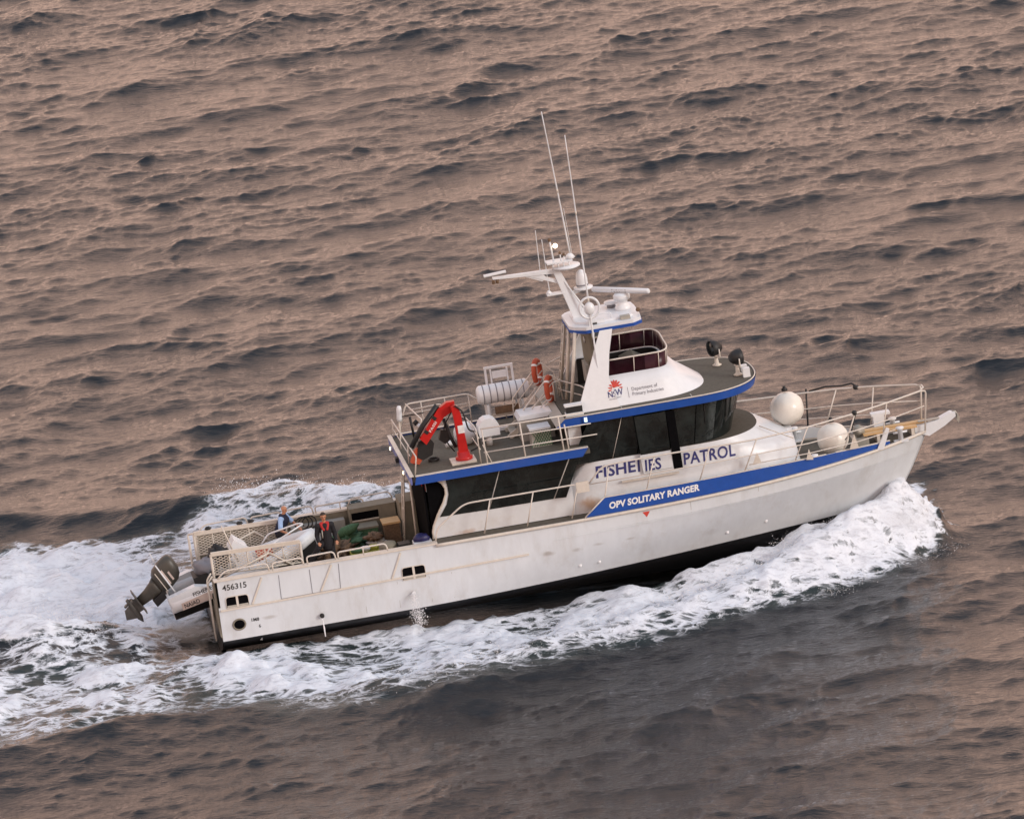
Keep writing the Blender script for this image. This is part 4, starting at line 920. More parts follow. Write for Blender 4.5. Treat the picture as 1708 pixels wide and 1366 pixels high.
MB().tube(rounded([(8.15, -1.30, 5.6), (7.80, -1.25, 5.1), (7.85, -1.2, 4.6), (8.05, -1.3, 4.3)], .2), .022, 6).build('hose', 'black', cr)
text('crane_lettering', 'FASSI', .17, lambda s, t: Vector((7.38+s*.62-t*.5, -1.467, 5.06+s*.76+t*.42)), 'letter_white', cr, bold=.01)
MB().prism([(8.20, 4.95), (8.40, 4.95), (8.38, 5.20), (8.20, 5.20)], -1.722, -1.728).build('crane_label', 'letter_white', cr)
MB().ball((6.80, -1.14, 4.16), .10, 10, 8).build('jib_head', 'red', cr)
MB().tube([(7.20, 2.0, 4.05), (7.15, 2.0, 4.75)], .04, 8).build('lamp_post', 'black', boat)
# radar reflector tube / aerial at the aft port corner
sb = MB().tube([(6.80, 2.2, 4.03), (6.82, 2.2, 4.62)], .03, 6).build('aft_aerial_post', 'cream', boat)
MB().lathe([(.0, 0), (.07, .02), (.085, .1), (.085, .40), (.06, .50), (0, .52)], (6.83, 2.2, 4.60), (.1, 0, 1), 12).build('aft_aerial', 'clean', sb)
tube1('aft_arm', [(6.85, 2.2, 4.75), (7.6, 2.1, 4.78)], .02, 'black')

# ---------------------------------------------------------------- foredeck fittings
wd = MB().bx(21.0, 23.0, .02, .26, 2.30, 2.36).build('bow_plank', 'wood', boat); MB().bx(20.9, 22.6, -.32, -.10, 2.28, 2.34).build('bow_plank', 'wood', boat)
for x in (21.3, 22.4): MB().bx(x, x+.1, -.36, .30, sheer(x)-.03, 2.28).build('plank_bearer', 'cream', boat)
an = MB().prism([(22.55, 2.06), (22.55, 2.26), (23.30, 2.36), (23.74, 2.52), (23.88, 2.50), (23.88, 2.38), (23.50, 2.14), (22.98, 1.90)], -.15, .15)
anc = an.build('anchor_roller', 'clean', boat)
MB().bx(22.7, 23.4, -.10, .10, 2.375, 2.39).build('roller_plate', 'steel', anc)
MB().lathe([(.0, -.1), (.08, -.1), (.06, 0), (.08, .1), (0, .1)], (23.78, 0, 2.42), (0, 1, 0), 12).build('roller', 'black', anc)
MB().tube([(23.80, 0, 2.52), (23.90, 0, 2.50), (23.96, 0, 2.38), (23.94, 0, 2.22)], [.03, .035, .035, .02], 6).build('anchor', 'steel', anc)
MB().prism([(23.94, 2.46), (24.00, 2.34), (23.96, 2.16), (23.90, 2.28)], -.16, .16).build('anchor_fluke', 'steel', anc)
def bollard(x, y):
    z0 = sheer(x)-.05; b = MB().bx(x-.22, x+.22, y-.12, y+.12, z0, z0+.05).build('bollard', 'clean', boat)
    MB().lathe([(.08, 0), (.08, .34), (.13, .36), (.13, .42), (0, .43)], (x, y, z0+.05), (0, 0, 1), 12).build('bollard_post', 'clean', b)
    MB().tube([(x-.22, y, z0+.30), (x+.22, y, z0+.30)], .035, 8).build('bollard_horn', 'clean', b)
for x, y in ((19.05, -1.78), (22.0, -.62), (19.05, 1.78), (22.0, .62)): bollard(x, y)
MB().prism([(21.12, 2.0), (21.34, 2.0), (21.60, 2.62), (21.50, 2.66)], -1.16, -1.08).build('rail_strut', 'clean', boat)
wl_ = MB().bx(20.55, 21.05, -.30, .30, 1.96, 2.22).build('windlass', 'steel', boat); MB().lathe([(.18, 0), (.10, .12), (.18, .24)], (20.8, -.12, 2.40), (0, 1, 0), 14).build('windlass_drum', 'steel', wl_)
MB().bx(21.4, 21.75, .55, .85, 2.0, 2.62).build('vent_cowl', 'clean', boat); MB().bx(21.35, 21.95, .55, .85, 2.62, 2.70).build('vent_cowl_top', 'clean', boat)
MB().bx(17.95, 18.75, .1, 1.0, 2.6, 2.86).build('trunk_hatch', 'clean', boat)
for x in (18.85,): MB().prism([(x-.10, 2.35), (x+.02, 2.68), (x+.12, 2.32)], -2.10, -2.07).build('rail_plate', 'cream', boat)
MB().prism([(20.20, 2.32), (20.40, 2.78), (20.50, 2.32)], -1.66, -1.63).build('rail_plate', 'cream', boat)
MB().prism([(17.02, 2.58), (17.20, 2.95), (17.30, 2.60)], -2.46, -2.43).build('rail_plate', 'cream', boat)
MB().tube([(17.55, -1.15, 3.42), (18.55, -1.35, 2.9)], .018, 6).build('grab_rail', 'cream', boat)
for x, y in ((20.5, -1.62), (21.1, 1.35)): MB().ball((x, y, 3.44), .07, 8, 6, (1.3, 1, 1.1), .4).build('rope_lashing', 'black', boat)
MB().tube([(19.7, 1.9, 3.42), (20.2, 1.75, 3.52), (20.7, 1.6, 3.50), (21.0, 1.5, 3.55), (21.2, 1.4, 3.42)], .03, 6).build('rope_lashing', 'black', boat)
MB().tube([(20.55, -1.60, 3.42), (20.35, -1.5, 2.85), (20.15, -1.3, 2.55)], .018, 5).build('rope_lashing', 'black', boat)
tube1('jack_staff', [(19.5, 1.9, 1.98), (19.62, 1.95, 3.5)], .03, 'black')

# ---------------------------------------------------------------- separate things carried on board
def fender(cx, cy, cz, r, label, zbase):
    t = thing('ball_fender', label, 'fender', (cx, cy, cz-r), 'round white fenders on the foredeck')
    MB().ball((cx, cy, cz), r, 28, 18, (1, 1, 1.0), .05).build('fender_ball', 'fender', t)
    MB().lathe([(.10, 0), (.10, .06), (.05, .10), (.05, .14)], (cx, cy, cz+r*1.10), (0, 0, 1), 10).build('fender_eye', 'black', t)
    return t
fender(18.74, .55, 3.36, .53, 'large pale ball fender on the cabin top behind the bow rail', 2.86)
fender(19.88, -.62, 2.47, .50, 'white wrapped ball fender lying on the foredeck by the starboard rail', 1.97)
# life raft
rt = thing('life_raft', 'white ribbed life raft canister in a cradle on the upper deck', 'life raft', (10.1, 1.6, 4.06))
rr = MB(); rr.lathe([(0, 0), (.20, .0), (.27, .05), (.30, .10), (.30, 1.55), (.27, 1.60), (.20, 1.65), (0, 1.65)], (9.28, 1.6, 5.16), (1, 0, 0), 24)
can = rr.build('canister', 'clean', rt)
for k in range(7): MB().lathe([(.302, 0), (.309, .005), (.309, .028), (.302, .033)], (9.46+.21*k, 1.6, 5.16), (1, 0, 0), 24).build('canister_band', 'letter_grey', can)
for x in (9.55, 10.65):
    c_ = MB().bx(x-.04, x+.04, 1.28, 1.92, 4.06, 4.88).build('cradle', 'clean', rt)
MB().bx(9.5, 10.7, 1.35, 1.41, 4.45, 4.55).build('cradle_beam', 'cream', rt); MB().bx(9.75, 10.5, 1.20, 1.29, 4.58, 4.80).build('release_gear', 'brown', rt)
MB().bx(9.2, 11.0, 1.1, 1.2, 4.06, 4.16).build('cradle_foot', 'clean', rt)
fr_ = thing('boarding_frame', 'white open frame standing upright behind the life raft', 'frame', (10.1, 2.1, 4.06))
for x in (9.70, 10.54): MB().bar((x, 2.1, 4.06), (x, 2.1, 5.86), .07, .07).build('upright', 'clean', fr_)
for x in (9.86, 10.38): MB().bar((x, 2.1, 5.2), (x, 2.1, 5.80), .05, .05).build('inner_upright', 'clean', fr_)
MB().bar((9.66, 2.1, 5.86), (10.58, 2.1, 5.86), .06, .07).build('top_bar', 'clean', fr_); MB().bx(9.90, 10.35, 2.08, 2.12, 5.50, 5.72).build('name_board', 'clean', fr_)
# lifebuoys
def buoy(c_, ax_, label):
    t = thing('lifebuoy', label, 'lifebuoy', c_, 'orange lifebuoys by the flybridge stairs')
    ax_ = Vector(ax_).normalized(); a = Vector((0, 0, 1)); b = ax_.cross(a); cc = Vector(c_)
    MB().tube([cc+(a*math.cos(q_)*.36+b*math.sin(q_)*.28) for q_ in (2*math.pi*k/24 for k in range(24))], .085, 10, closed=True).build('ring', 'orange', t)
    for q0 in (45, 135, 225, 315):
        MB().tube([cc+(a*math.cos(R(q0+d))*.36+b*math.sin(R(q0+d))*.28) for d in (-6, 6)], .089, 10, caps=False).build('band', 'letter_white', t)
buoy((11.38, .02, 5.42), (1, -.45, .1), 'orange lifebuoy hung on the near stair rail')
buoy((11.20, 1.12, 5.72), (1, -.5, .1), 'orange lifebuoy hung on the far stair rail')
# deck boxes on the upper deck
def boxy(name, label, cat, x0, x1, y0, y1, z0, z1, m, lid=None, group=None):
    t = thing(name, label, cat, ((x0+x1)/2, (y0+y1)/2, z0), group)
    MB().bx(x0, x1, y0, y1, z0, z1).build('body', m, t)
    if lid: MB().bx(x0-.03, x1+.03, y0-.03, y1+.03, z1, z1+.06).build('lid', lid, t)
    return t
lk = boxy('deck_locker', 'pale grey deck locker with a sloping lid at the foot of the wheelhouse', 'locker', 10.25, 11.30, -.55, .25, 4.03, 4.72, 'grey')
MB().prism([(10.20, 4.72), (10.28, 4.86), (11.28, 4.86), (11.36, 4.72)], -.60, .30).build('lid', 'clean', lk); MB().bx(11.30, 11.38, -.5, .2, 4.1, 4.7).build('side_panel', 'black', lk)
bn = boxy('net_bin', 'pale bin draped with dark green netting beside the deck locker', 'bin', 10.45, 11.05, -1.45, -.85, 4.03, 4.56, 'grey', 'white')
nt_ = MB()
for k in range(9):
    for sgn in (-1, 1):
        x0 = 10.43+.08*k; z0, z1 = (4.05, 4.60) if sgn > 0 else (4.60, 4.05)
        xe = min(x0+.32, 11.07); f_ = (xe-x0)/.32
        nt_.bar((x0, -1.462, z0), (xe, -1.462, lerp(z0, z1, f_)), .02, .02)
o = nt_.build('netting', 'green', bn); o['kind'] = 'stuff'
hd = thing('ventilator_hood', 'white faceted ventilator hood standing beside the red crane', 'ventilator', (9.28, -.2, 4.03))
MB().lathe([(.10, 0), (.10, .35)], (9.28, -.2, 4.03), (0, 0, 1), 12).build('stem', 'clean', hd)
MB().prism([(8.96, 4.36), (8.96, 4.68), (9.08, 4.86), (9.20, 4.92), (9.40, 4.92), (9.52, 4.84), (9.62, 4.68), (9.62, 4.36)], -.45, .05).build('hood', 'clean', hd)
dm_ = thing('round_buoy', 'white round buoy lying behind the red crane boom', 'buoy', (8.62, .3, 4.03))
MB().ball((8.62, .3, 4.40), .37, 20, 14, (1, 1, 1), .04).build('buoy_shell', 'clean', dm_); MB().tube([(8.25, .25, 4.2), (7.95, .2, 4.15)], .09, 8).build('buoy_neck', 'clean', dm_)
gb = boxy('gas_box', 'small white cabinet below the blue roof edge at the deck side', 'cabinet', 11.55, 11.95, -1.9, -1.5, 4.03, 4.72, 'white', 'clean')
rc_ = thing('rope_coil', 'dark rope coil lying on the upper deck below the crane jib', 'rope', (7.4, -1.0, 4.03))
MB().tube([Vector((7.4+.16*math.cos(a), -1.0+.16*math.sin(a), 4.06+.012*a/6.28)) for a in (2*math.pi*k/12 for k in range(50))], .025, 5).build('coil', 'black', rc_)

# quarterdeck clutter
def pile(name, label, cat, c_, rs, m, wob=.8, extra=None):
    t = thing(name, label, cat, (c_[0], c_[1], c_[2]-rs[2]*.8))
    MB().ball(c_, 1.0, 40, 26, rs, wob).build('heap', m, t); return t
nh = pile('net_heap', 'dark green fishing net heaped on the port side of the quarterdeck', 'net', (4.62, 1.15, 1.30), (.55, .48, .24), 'green', 1.1)
MB().tube([(4.25, 1.3, 1.52), (4.5, 1.2, 1.66), (4.8, 1.1, 1.78), (5.0, 1.05, 1.90)], [.04, .17, .15, .03], 10).build('net_float', 'green', nh)
pile('kelp_net', 'brown tangled net on the deck beside the standing figure', 'net', (4.15, .2, 1.36), (.42, .5, .30), 'brown', 1.1)
tb_ = thing('sorting_tray', 'yellow green tray with pale bags on the quarterdeck', 'tray', (4.9, -.9, 1.10))
MB().bx(4.45, 5.40, -1.25, -.45, 1.35, 1.52).build('tray', 'yellow', tb_)
for x in (4.5, 5.32):
    for y in (-1.2, -.5): MB().bx(x-.03, x+.03, y-.03, y+.03, 1.10, 1.35).build('leg', 'steel', tb_)
for k in range(3): MB().ball((4.65+.27*k, -.85+.05*k, 1.58), .16, 12, 8, (1.1, 1, .6), .4).build('bag', ('green', 'white', 'yellow')[k], tb_)
sk_ = thing('sack_stack', 'white sacks piled between the tray and the saloon door', 'sack', (5.4, .4, 1.10))
for k in range(3): MB().ball((5.35+.08*(k % 2), .35+.1*(k % 2), 1.20+.20*k), .27, 24, 16, (1.0, .85, .42), .7).build('sack', ('grey', 'white', 'brown')[k], sk_)
bt = boxy('wooden_crate', 'brown wooden crate on the port side by the saloon', 'crate', 5.75, 6.25, .9, 1.5, 1.10, 1.75, 'brown', 'wood')
pt = thing('drum', 'grey round drum standing near the starboard bulwark', 'drum', (5.55, -1.6, 1.10)); MB().lathe([(0, 0), (.26, 0), (.28, .05), (.28, .7), (.25, .78), (0, .80)], (5.55, -1.6, 1.10), (0, 0, 1), 18).build('shell', 'olive', pt)
boxy('black_tub', 'black plastic tub between the drum and the cooler', 'tub', 5.85, 6.22, -2.0, -1.6, 1.10, 1.85, 'black')
cx_ = boxy('cooler', 'white cooler holding a dark blue bag at the saloon door', 'cooler', 6.28, 6.85, -2.45, -1.95, 1.10, 1.92, 'white')
MB().ball((6.55, -2.15, 1.98), .24, 14, 8, (1.1, .8, .7), .3).build('blue_bag', 'bluebox', cx_)
bx2 = boxy('fish_box', 'long white fish box along the port bulwark', 'box', 3.2, 4.2, 1.75, 2.15, 1.10, 1.62, 'white', 'white')

# ---------------------------------------------------------------- the tender on the slipway
TM = Matrix.Translation((-1.15, 0, .15)) @ Matrix.Rotation(R(-12.0), 4, 'Y') @ Matrix.Diagonal((1, 1.05, 1.25, 1))
td = thing('tender', 'small rigid inflatable tender with grey outboard on the stern slipway', 'boat', (0, 0, 0), mtx=TM)
TL = 4.9
def tb_half(x): u = max(0, (x-2.6)/(TL-2.6)); return .84*(1-u**2.2)
def tz(x): return .62 + .22*max(0, (x-1.8)/(TL-1.8))**1.7
st_ = [i/24*TL for i in range(25)]
def tsec(f0, z0, f1, z1):
    mb = MB()
    for sg in (-1, 1):
        mb.loft([[Vector((x, sg*max(f0(x), .004), z0(x))) for x in st_], [Vector((x, sg*max(f1(x), .004), z1(x))) for x in st_]], closed=False)
    return mb
keel = lambda x: .04 + .42*max(0, (x-2.8)/(TL-2.8))**2
bot = tsec(lambda x: 0.0, keel, lambda x: tb_half(x)*.86, lambda x: tz(x)-.46)
bot.add([(0, -.67, .24), (0, 0, .04), (0, .67, .24)], [range(3)])
bot.build('tender_bottom', 'ribband', td)
bl = tsec(lambda x: tb_half(x)*.86, lambda x: tz(x)-.46, lambda x: tb_half(x)+.12, lambda x: tz(x)-.20); bl.build('black_band', 'black', td)
cl_ = MB()
for sg in (-1, 1):
    pts = [Vector((x, sg*(tb_half(x)-.02), tz(x)-.06)) for x in st_]
    cl_.tube(pts, [.21-.05*max(0, (x-2.5)/2.4) for x in st_], 12)
col_ = cl_.build('collar', 'clean', td)
MB().loft([[Vector((x, -tb_half(x)*.9, tz(x)-.16)) for x in st_], [Vector((x, tb_half(x)*.9, tz(x)-.16)) for x in st_]], closed=False).build('tender_floor', 'grey', td)
MB().bx(-.02, .06, -.72, .72, .2, .74).build('tender_transom', 'clean', td)
for sg in (-1, 1):
    MB().prism([(0, .50), (.0, .80), (.9, .86), (1.5, .66), (1.5, .50)], sg*.70, sg*1.00).build('stern_fairing', 'clean', td)
MB().bx(.95, 1.75, -.42, .42, .5, .92).build('seat_box', 'black', td)
MB().ball((1.45, -.1, 1.02), .38, 16, 10, (1.0, 1.0, .55), .5).build('seat_cover', 'letter_grey', td)
MB().ball((1.95, 0, 1.12), .40, 16, 10, (.8, .9, .75), .6).build('dark_cover', 'black', td)
cn = MB().prism([(2.35, .6), (2.30, 1.25), (2.55, 1.45), (2.85, 1.15), (3.0, .6)], -.35, .35).build('console', 'clean', td)
MB().tube(rounded([(2.45, -.36, .9), (2.35, -.36, 1.75), (2.35, .36, 1.75), (2.45, .36, .9)], .15), .022, 6).build('console_frame', 'cream', cn)
MB().bx(3.05, 3.55, -.25, .25, .62, .86).build('bow_locker', 'orange', td)
MB().tube([(.15, .35, .78), (-.02, .35, 1.75)], .018, 6).build('light_pole', 'clean', td)
MB().tube([(.28, -.55, .80), (.00, -.55, 1.62)], .025, 6).build('light_pole', 'clean', td)
tube1('bow_rail', [(3.2, -.62, tz(3.2)+.1), (3.6, -.58, tz(3.6)+.34), (4.6, -.16, tz(4.6)+.32), (4.75, 0, tz(4.75)+.28), (4.6, .16, tz(4.6)+.32), (3.6, .58, tz(3.6)+.34), (3.2, .62, tz(3.2)+.1)], .022, 'clean', td, rnd=.12)
def on_tub(x0, z0, off): return lambda s, t: Vector((x0+s, -(tb_half(x0+s)-.02+off), tz(x0+s)-.06+z0+t))
text('tender_lettering', 'FISHERIES', .17, lambda s, t: Vector((.75+s, -1.012, .62+t*.9+.03*s)), 'letter_black', td, bold=.01)
text('tender_lettering', 'NAIAD', .15, lambda s, t: Vector((.38+s*1.1, -(tb_half(.5)+.10+.10)+(-.0), .44+t)), 'letter_black', td, bold=.015)
MB().prism([(.30, .40), (.32, .58), (1.45, .62), (1.28, .42)], -1.02, -1.034).build('name_panel', 'ribband', td)
text('tender_number', '457016', .17, lambda s, t: Vector((3.35+s, -(float(np.interp(3.35+s, st_, [tb_half(x) for x in st_]))+.215), tz(3.35+s)-.10+t)), 'letter_black', td, bold=.01)
# outboard motor, tilted up
OM = Matrix.Translation((-.06, 0, .84)) @ Matrix.Rotation(R(70), 4, 'Y')
def om(mb):
    mb.v = [OM @ p for p in mb.v]; return mb
def ell_loops(prof):
    out = []
    for z, cx, rx, ry in prof:
        out.append([Vector((cx+rx*math.copysign(abs(math.cos(a))**.75, math.cos(a)), ry*math.copysign(abs(math.sin(a))**.75, math.sin(a)), z)) for a in (2*math.pi*k/20 for k in range(20))])
    return out
mo = om(MB().loft(ell_loops([(-.02, -.22, .26, .20), (.10, -.24, .33, .25), (.35, -.25, .36, .27), (.60, -.27, .35, .27), (.74, -.30, .29, .24), (.82, -.32, .16, .14)]), cap0=True, cap1=True)).build('outboard_motor', 'motor', td)
om(MB().loft(ell_loops([(-.78, -.20, .13, .07), (-.45, -.18, .16, .09), (-.20, -.18, .20, .13), (-.02, -.20, .24, .18)]), cap0=True, cap1=True)).build('motor_leg', 'motor', mo)
om(MB().bx(-.55, .12, -.19, .19, -.80, -.765)).build('cavitation_plate', 'motor_leg', mo)
om(MB().prism([(-.36, -.80), (.02, -.80), (-.02, -1.05), (.06, -1.12), (-.10, -1.42), (-.30, -1.30), (-.32, -1.1)], -.035, .035)).build('skeg', 'motor_leg', mo)
om(MB().tube([(-.48, 0, -1.04), (-.34, 0, -1.04), (.10, 0, -1.04), (.24, 0, -1.04)], [.05, .08, .09, .02], 12)).build('gearcase', 'motor_leg', mo)
for k in range(3):
    a = R(120*k+20); c_, s_ = math.cos(a), math.sin(a)
    om(MB().add([(-.40+.05*i, c_*r_-s_*w_, -1.04+s_*r_+c_*w_) for i in (0, 1) for r_, w_ in ((.05, -.03), (.15, -.10), (.20, .0), (.14, .09), (.05, .04))], [(0, 1, 2, 3, 4), (9, 8, 7, 6, 5)] + [(j, (j+1) % 5, (j+1) % 5+5, j+5) for j in range(5)])).build('propeller_blade', 'motor_leg', mo)
om(MB().bx(.0, .20, -.16, .16, -.42, .05)).build('motor_bracket', 'black', mo)
om(MB().bx(-.45, -.02, -.274, -.268, .30, .37)).build('cowl_stripe', 'ribband', mo); om(MB().bx(-.30, -.05, -.279, -.272, .46, .52)).build('cowl_label', 'ribband', mo)
om(MB().bx(-.50, .08, -.262, -.255, .12, .145)).build('cowl_seam', 'cream', mo)

hs_ = thing('hose_bundle', 'black looped hose draped over the port side bench', 'hose', (3.6, 2.1, 1.75))
for k in range(3): MB().tube([(3.35+.12*k+.22*math.cos(a), 2.35+.05*math.sin(a*2), 1.86+.20*math.sin(a)) for a in (2*math.pi*j/20 for j in range(20))], .022, 5, closed=True).build('hose_loop', 'black', hs_)
bk = boxy('green_crate', 'green plastic crate between the nets and the saloon', 'crate', 5.0, 5.6, 1.3, 1.85, 1.10, 1.62, 'green', 'olive')
rh = thing('hung_jacket', 'red and white jacket hanging under the overhang by the saloon door', 'jacket', (6.9, -1.9, 3.3))
MB().prism([(6.74, 3.76), (6.90, 3.78), (6.96, 3.48), (6.90, 3.36)], -1.98, -1.88).build('red_part', 'collar', rh); MB().prism([(6.91, 3.78), (6.98, 3.76), (6.98, 3.40), (6.93, 3.36)], -2.0, -1.86).build('white_part', 'clean', rh)

MB().prism([(6.88, 4.30), (6.98, 4.78), (7.30, 4.92), (7.46, 4.66), (7.36, 4.30), (7.05, 4.18)], -1.26, -1.05).build('slew_unit', 'black', cr)
MB().tube([(7.02, -.9, 5.30), (7.32, -1.1, 5.02)], .06, 8).build('valve_tube', 'clean', cr); MB().tube([(6.98, -.88, 5.36), (7.06, -.92, 5.26)], .085, 8).build('valve_cap', 'black', cr)
MB().prism([(7.62, 4.75), (7.72, 5.05), (7.95, 5.00), (7.98, 4.70), (7.80, 4.58)], -1.30, -1.12).build('hook_block', 'black', cr)
for a, b in (((7.50, 5.55), (7.60, 5.45)), ((7.20, 5.15), (7.30, 5.05))): MB().bar((a[0], -1.468, a[1]), (b[0], -1.468, b[1]), .02, .10).build('boom_clamp', 'black', cr)

# ---------------------------------------------------------------- people: tapered limbs fused by a voxel remesh into one surface
def fused(name, segs, voxel, m, parent, smooth_it=4):
    mb = MB()
    for a, b, r0, r1 in segs:
        a = Vector(a); b = Vector(b); d = b-a; n = max(2, int(d.length/.03)+2)
        if d.length < 1e-4: mb.ball(a, r0, 14, 10); continue
        mb.ball(a, r0, 14, 10); mb.ball(b, r1, 14, 10)
        mb.tube([a.lerp(b, k/n) for k in range(n+1)], [lerp(r0, r1, k/n) for k in range(n+1)], 14)
    o = mb.build(name, m, parent)
    rm = o.modifiers.new('r', 'REMESH'); rm.mode = 'VOXEL'; rm.voxel_size = voxel; rm.use_smooth_shade = True
    s = o.modifiers.new('s', 'SMOOTH'); s.factor = .5; s.iterations = smooth_it
    bpy.context.view_layer.update()
    me_ = bpy.data.meshes.new_from_object(o.evaluated_get(bpy.context.evaluated_depsgraph_get()))
    o.modifiers.clear(); old = o.data; o.data = me_; bpy.data.meshes.remove(old)
    if not o.data.materials: o.data.materials.append(M[m])
    for p_ in o.data.polygons: p_.use_smooth = True
    return o
def hand(w, d, side_v):
    """palm, four unequal bent fingers and a thumb leaving the side of the palm"""
    w = Vector(w); d = Vector(d).normalized(); s = Vector(side_v).normalized(); n = d.cross(s).normalized(); segs = []
    pe = w+d*.085
    for k in (-1, -.33, .33, 1): segs.append((w+s*k*.018, pe+s*k*.030, .015, .014))
    for k, L_ in zip((-1, -.33, .33, 1), (.062, .078, .082, .070)):
        a = pe+s*k*.030; b = a+d*L_*.55+n*.008; c_ = b+d*L_*.30+n*.030
        segs += [(a, b, .0095, .009), (b, c_, .009, .0075)]
    t0 = w+s*.022+d*.025; t1 = t0+s*.035+d*.035+n*.01; segs += [(t0, t1, .013, .011), (t1, t1+d*.032+n*.012, .010, .008)]
    return segs
def head(c_, f, hair, parent, bald=False):
    """head pieces around centre c_, facing f"""
    c_ = Vector(c_); f = Vector(f).normalized(); u = Vector((0, 0, 1)); s = f.cross(u).normalized(); u = s.cross(f)
    P = lambda x, y, z: c_+f*x+s*y+u*z
    segs = [(P(-.015, 0, .035), P(.01, 0, .035), .083, .080), (P(.02, 0, -.03), P(.035, 0, -.075), .066, .048), (P(.085, 0, .015), P(.100, 0, -.018), .012, .016),
            (P(.072, -.030, .028), P(.072, .030, .028), .016, .016), (P(.080, -.018, -.052), P(.080, .018, -.052), .010, .010)]
    for k in (-1, 1): segs.append((P(-.005, k*.083, .012), P(-.010, k*.085, -.022), .018, .012))
    return segs, P
def eyes(P, parent):
    for k in (-1, 1): MB().ball(P(.086, k*.030, .010), .010, 8, 6).build('eye', 'letter_black', parent)
    MB().tube([P(.089, -.022, -.052), P(.093, 0, -.054), P(.089, .022, -.052)], .004, 5).build('mouth', 'emblem', parent)

# man in a light blue shirt and dark vest, working over the tender from its far side
p1 = thing('person', 'bald person in light blue shirt and dark vest leaning over the tender', 'person', (2.55, .98, .98))
hip = Vector((2.52, 1.02, 1.90)); nk = Vector((2.68, .98, 2.46)); hc = Vector((2.745, .95, 2.67)); fd = Vector((.75, -.55, -.22))
shR, shL = nk+Vector((-.10, -.19, -.05)), nk+Vector((.10, .20, -.05))
elR, elL = Vector((2.52, .58, 2.13)), Vector((2.98, 1.05, 2.20)); wrR, wrL = Vector((2.80, .42, 1.98)), Vector((3.12, .78, 2.08))
hs, P = head(hc, fd, None, p1)
leg = []
for k, dx in ((-1, -.08), (1, .10)):
    h0 = hip+Vector((0, k*.10, -.02)); kn = Vector((2.55+dx+.03, 1.02+k*.11, 1.46)); an_ = Vector((2.50+dx, 1.02+k*.12, 1.06)); leg.append((h0, kn, an_))
body = [(hip, hip.lerp(nk, .5), .135, .130), (hip.lerp(nk, .5), nk+Vector((0, 0, -.10)), .130, .145), (shR, shL, .075, .075), (nk+Vector((0, 0, -.05)), hc+Vector((0, 0, -.05)), .062, .055)] + hs
for a, b, c_ in leg: body += [(a, b, .092, .062), (b, c_, .060, .040), (c_+Vector((-.05, 0, -.045)), c_+Vector((.15, -.02, -.055)), .040, .032)]
for sh_, el_, wr_ in ((shR, elR, wrR), (shL, elL, wrL)):
    body += [(sh_, el_, .055, .042), (el_, wr_, .042, .028)] + hand(wr_, wr_-el_, Vector((wr_-el_)).cross(Vector((0, 0, 1))))
b1 = fused('body', body, .009, 'skin', p1, 3); eyes(P, b1)
shs = [(hip+Vector((0, 0, .12)), hip.lerp(nk, .5), .150, .146), (hip.lerp(nk, .5), nk+Vector((0, 0, -.11)), .146, .158), (shR, shL, .090, .090)]
for sh_, el_ in ((shR, elR), (shL, elL)): shs.append((sh_, sh_.lerp(el_, .78), .080, .076))
fused('shirt', shs, .014, 'shirt', p1)
fused('vest', [(hip+Vector((0, 0, .08)), hip.lerp(nk, .5), .168, .166), (hip.lerp(nk, .5), nk+Vector((.02, 0, -.12)), .166, .176), (nk+Vector((-.05, -.10, -.02)), nk+Vector((.05, .10, -.02)), .088, .088), (nk+Vector((.06, -.05, .0)), nk+Vector((-.05, .06, .0)), .078, .078)], .014, 'vest', p1)
tr = []
for a, b, c_ in leg: tr += [(a+Vector((0, 0, .05)), b, .112, .084), (b, c_, .082, .068)]
fused('trousers', tr+[(hip+Vector((0, 0, -.03)), hip+Vector((0, 0, .08)), .150, .150)], .014, 'jacket', p1)
for a, b, c_ in leg: fused('shoe', [(c_+Vector((-.05, 0, -.045)), c_+Vector((.17, -.02, -.052)), .050, .042)], .01, 'black', p1)

p1.matrix_world = BOAT @ Matrix.Translation((2.55, .98, 1.09))
# figure in a black jacket with a red collar, one knee up, beside the tender's bow
p2 = thing('person', 'standing person in black jacket with red collar and dark hair, one knee raised', 'person', (3.70, -1.72, .98))
hip = Vector((3.72, -1.72, 2.02)); nk = Vector((3.70, -1.72, 2.62)); hc = Vector((3.70, -1.75, 2.85)); fd = Vector((.06, -1, -.10))
shR, shL = nk+Vector((-.21, .0, -.06)), nk+Vector((.21, .0, -.06))
elR, elL = Vector((3.42, -1.74, 2.28)), Vector((3.98, -1.70, 2.28)); wrR, wrL = Vector((3.44, -1.90, 2.10)), Vector((3.99, -1.86, 2.06))
hs, P = head(hc, fd, None, p2)
leg = [(hip+Vector((-.11, 0, -.02)), Vector((3.40, -1.86, 1.92)), Vector((3.12, -1.80, 1.52))), (hip+Vector((.11, 0, -.02)), Vector((3.84, -1.76, 1.52)), Vector((3.84, -1.68, 1.07)))]
body = [(hip, hip.lerp(nk, .5), .135, .130), (hip.lerp(nk, .5), nk+Vector((0, 0, -.10)), .130, .145), (shR, shL, .075, .075), (nk+Vector((0, 0, -.05)), hc+Vector((0, 0, -.05)), .062, .056)] + hs
for a, b, c_ in leg: body += [(a, b, .092, .062), (b, c_, .060, .040), (c_+Vector((0, .04, -.045)), c_+Vector((-.02, -.15, -.055)), .040, .032)]
for sh_, el_, wr_ in ((shR, elR, wrR), (shL, elL, wrL)):
    body += [(sh_, el_, .055, .042), (el_, wr_, .042, .028)] + hand(wr_, wr_-el_, Vector((1, 0, 0)))
b2 = fused('body', body, .009, 'skin', p2, 3); eyes(P, b2)
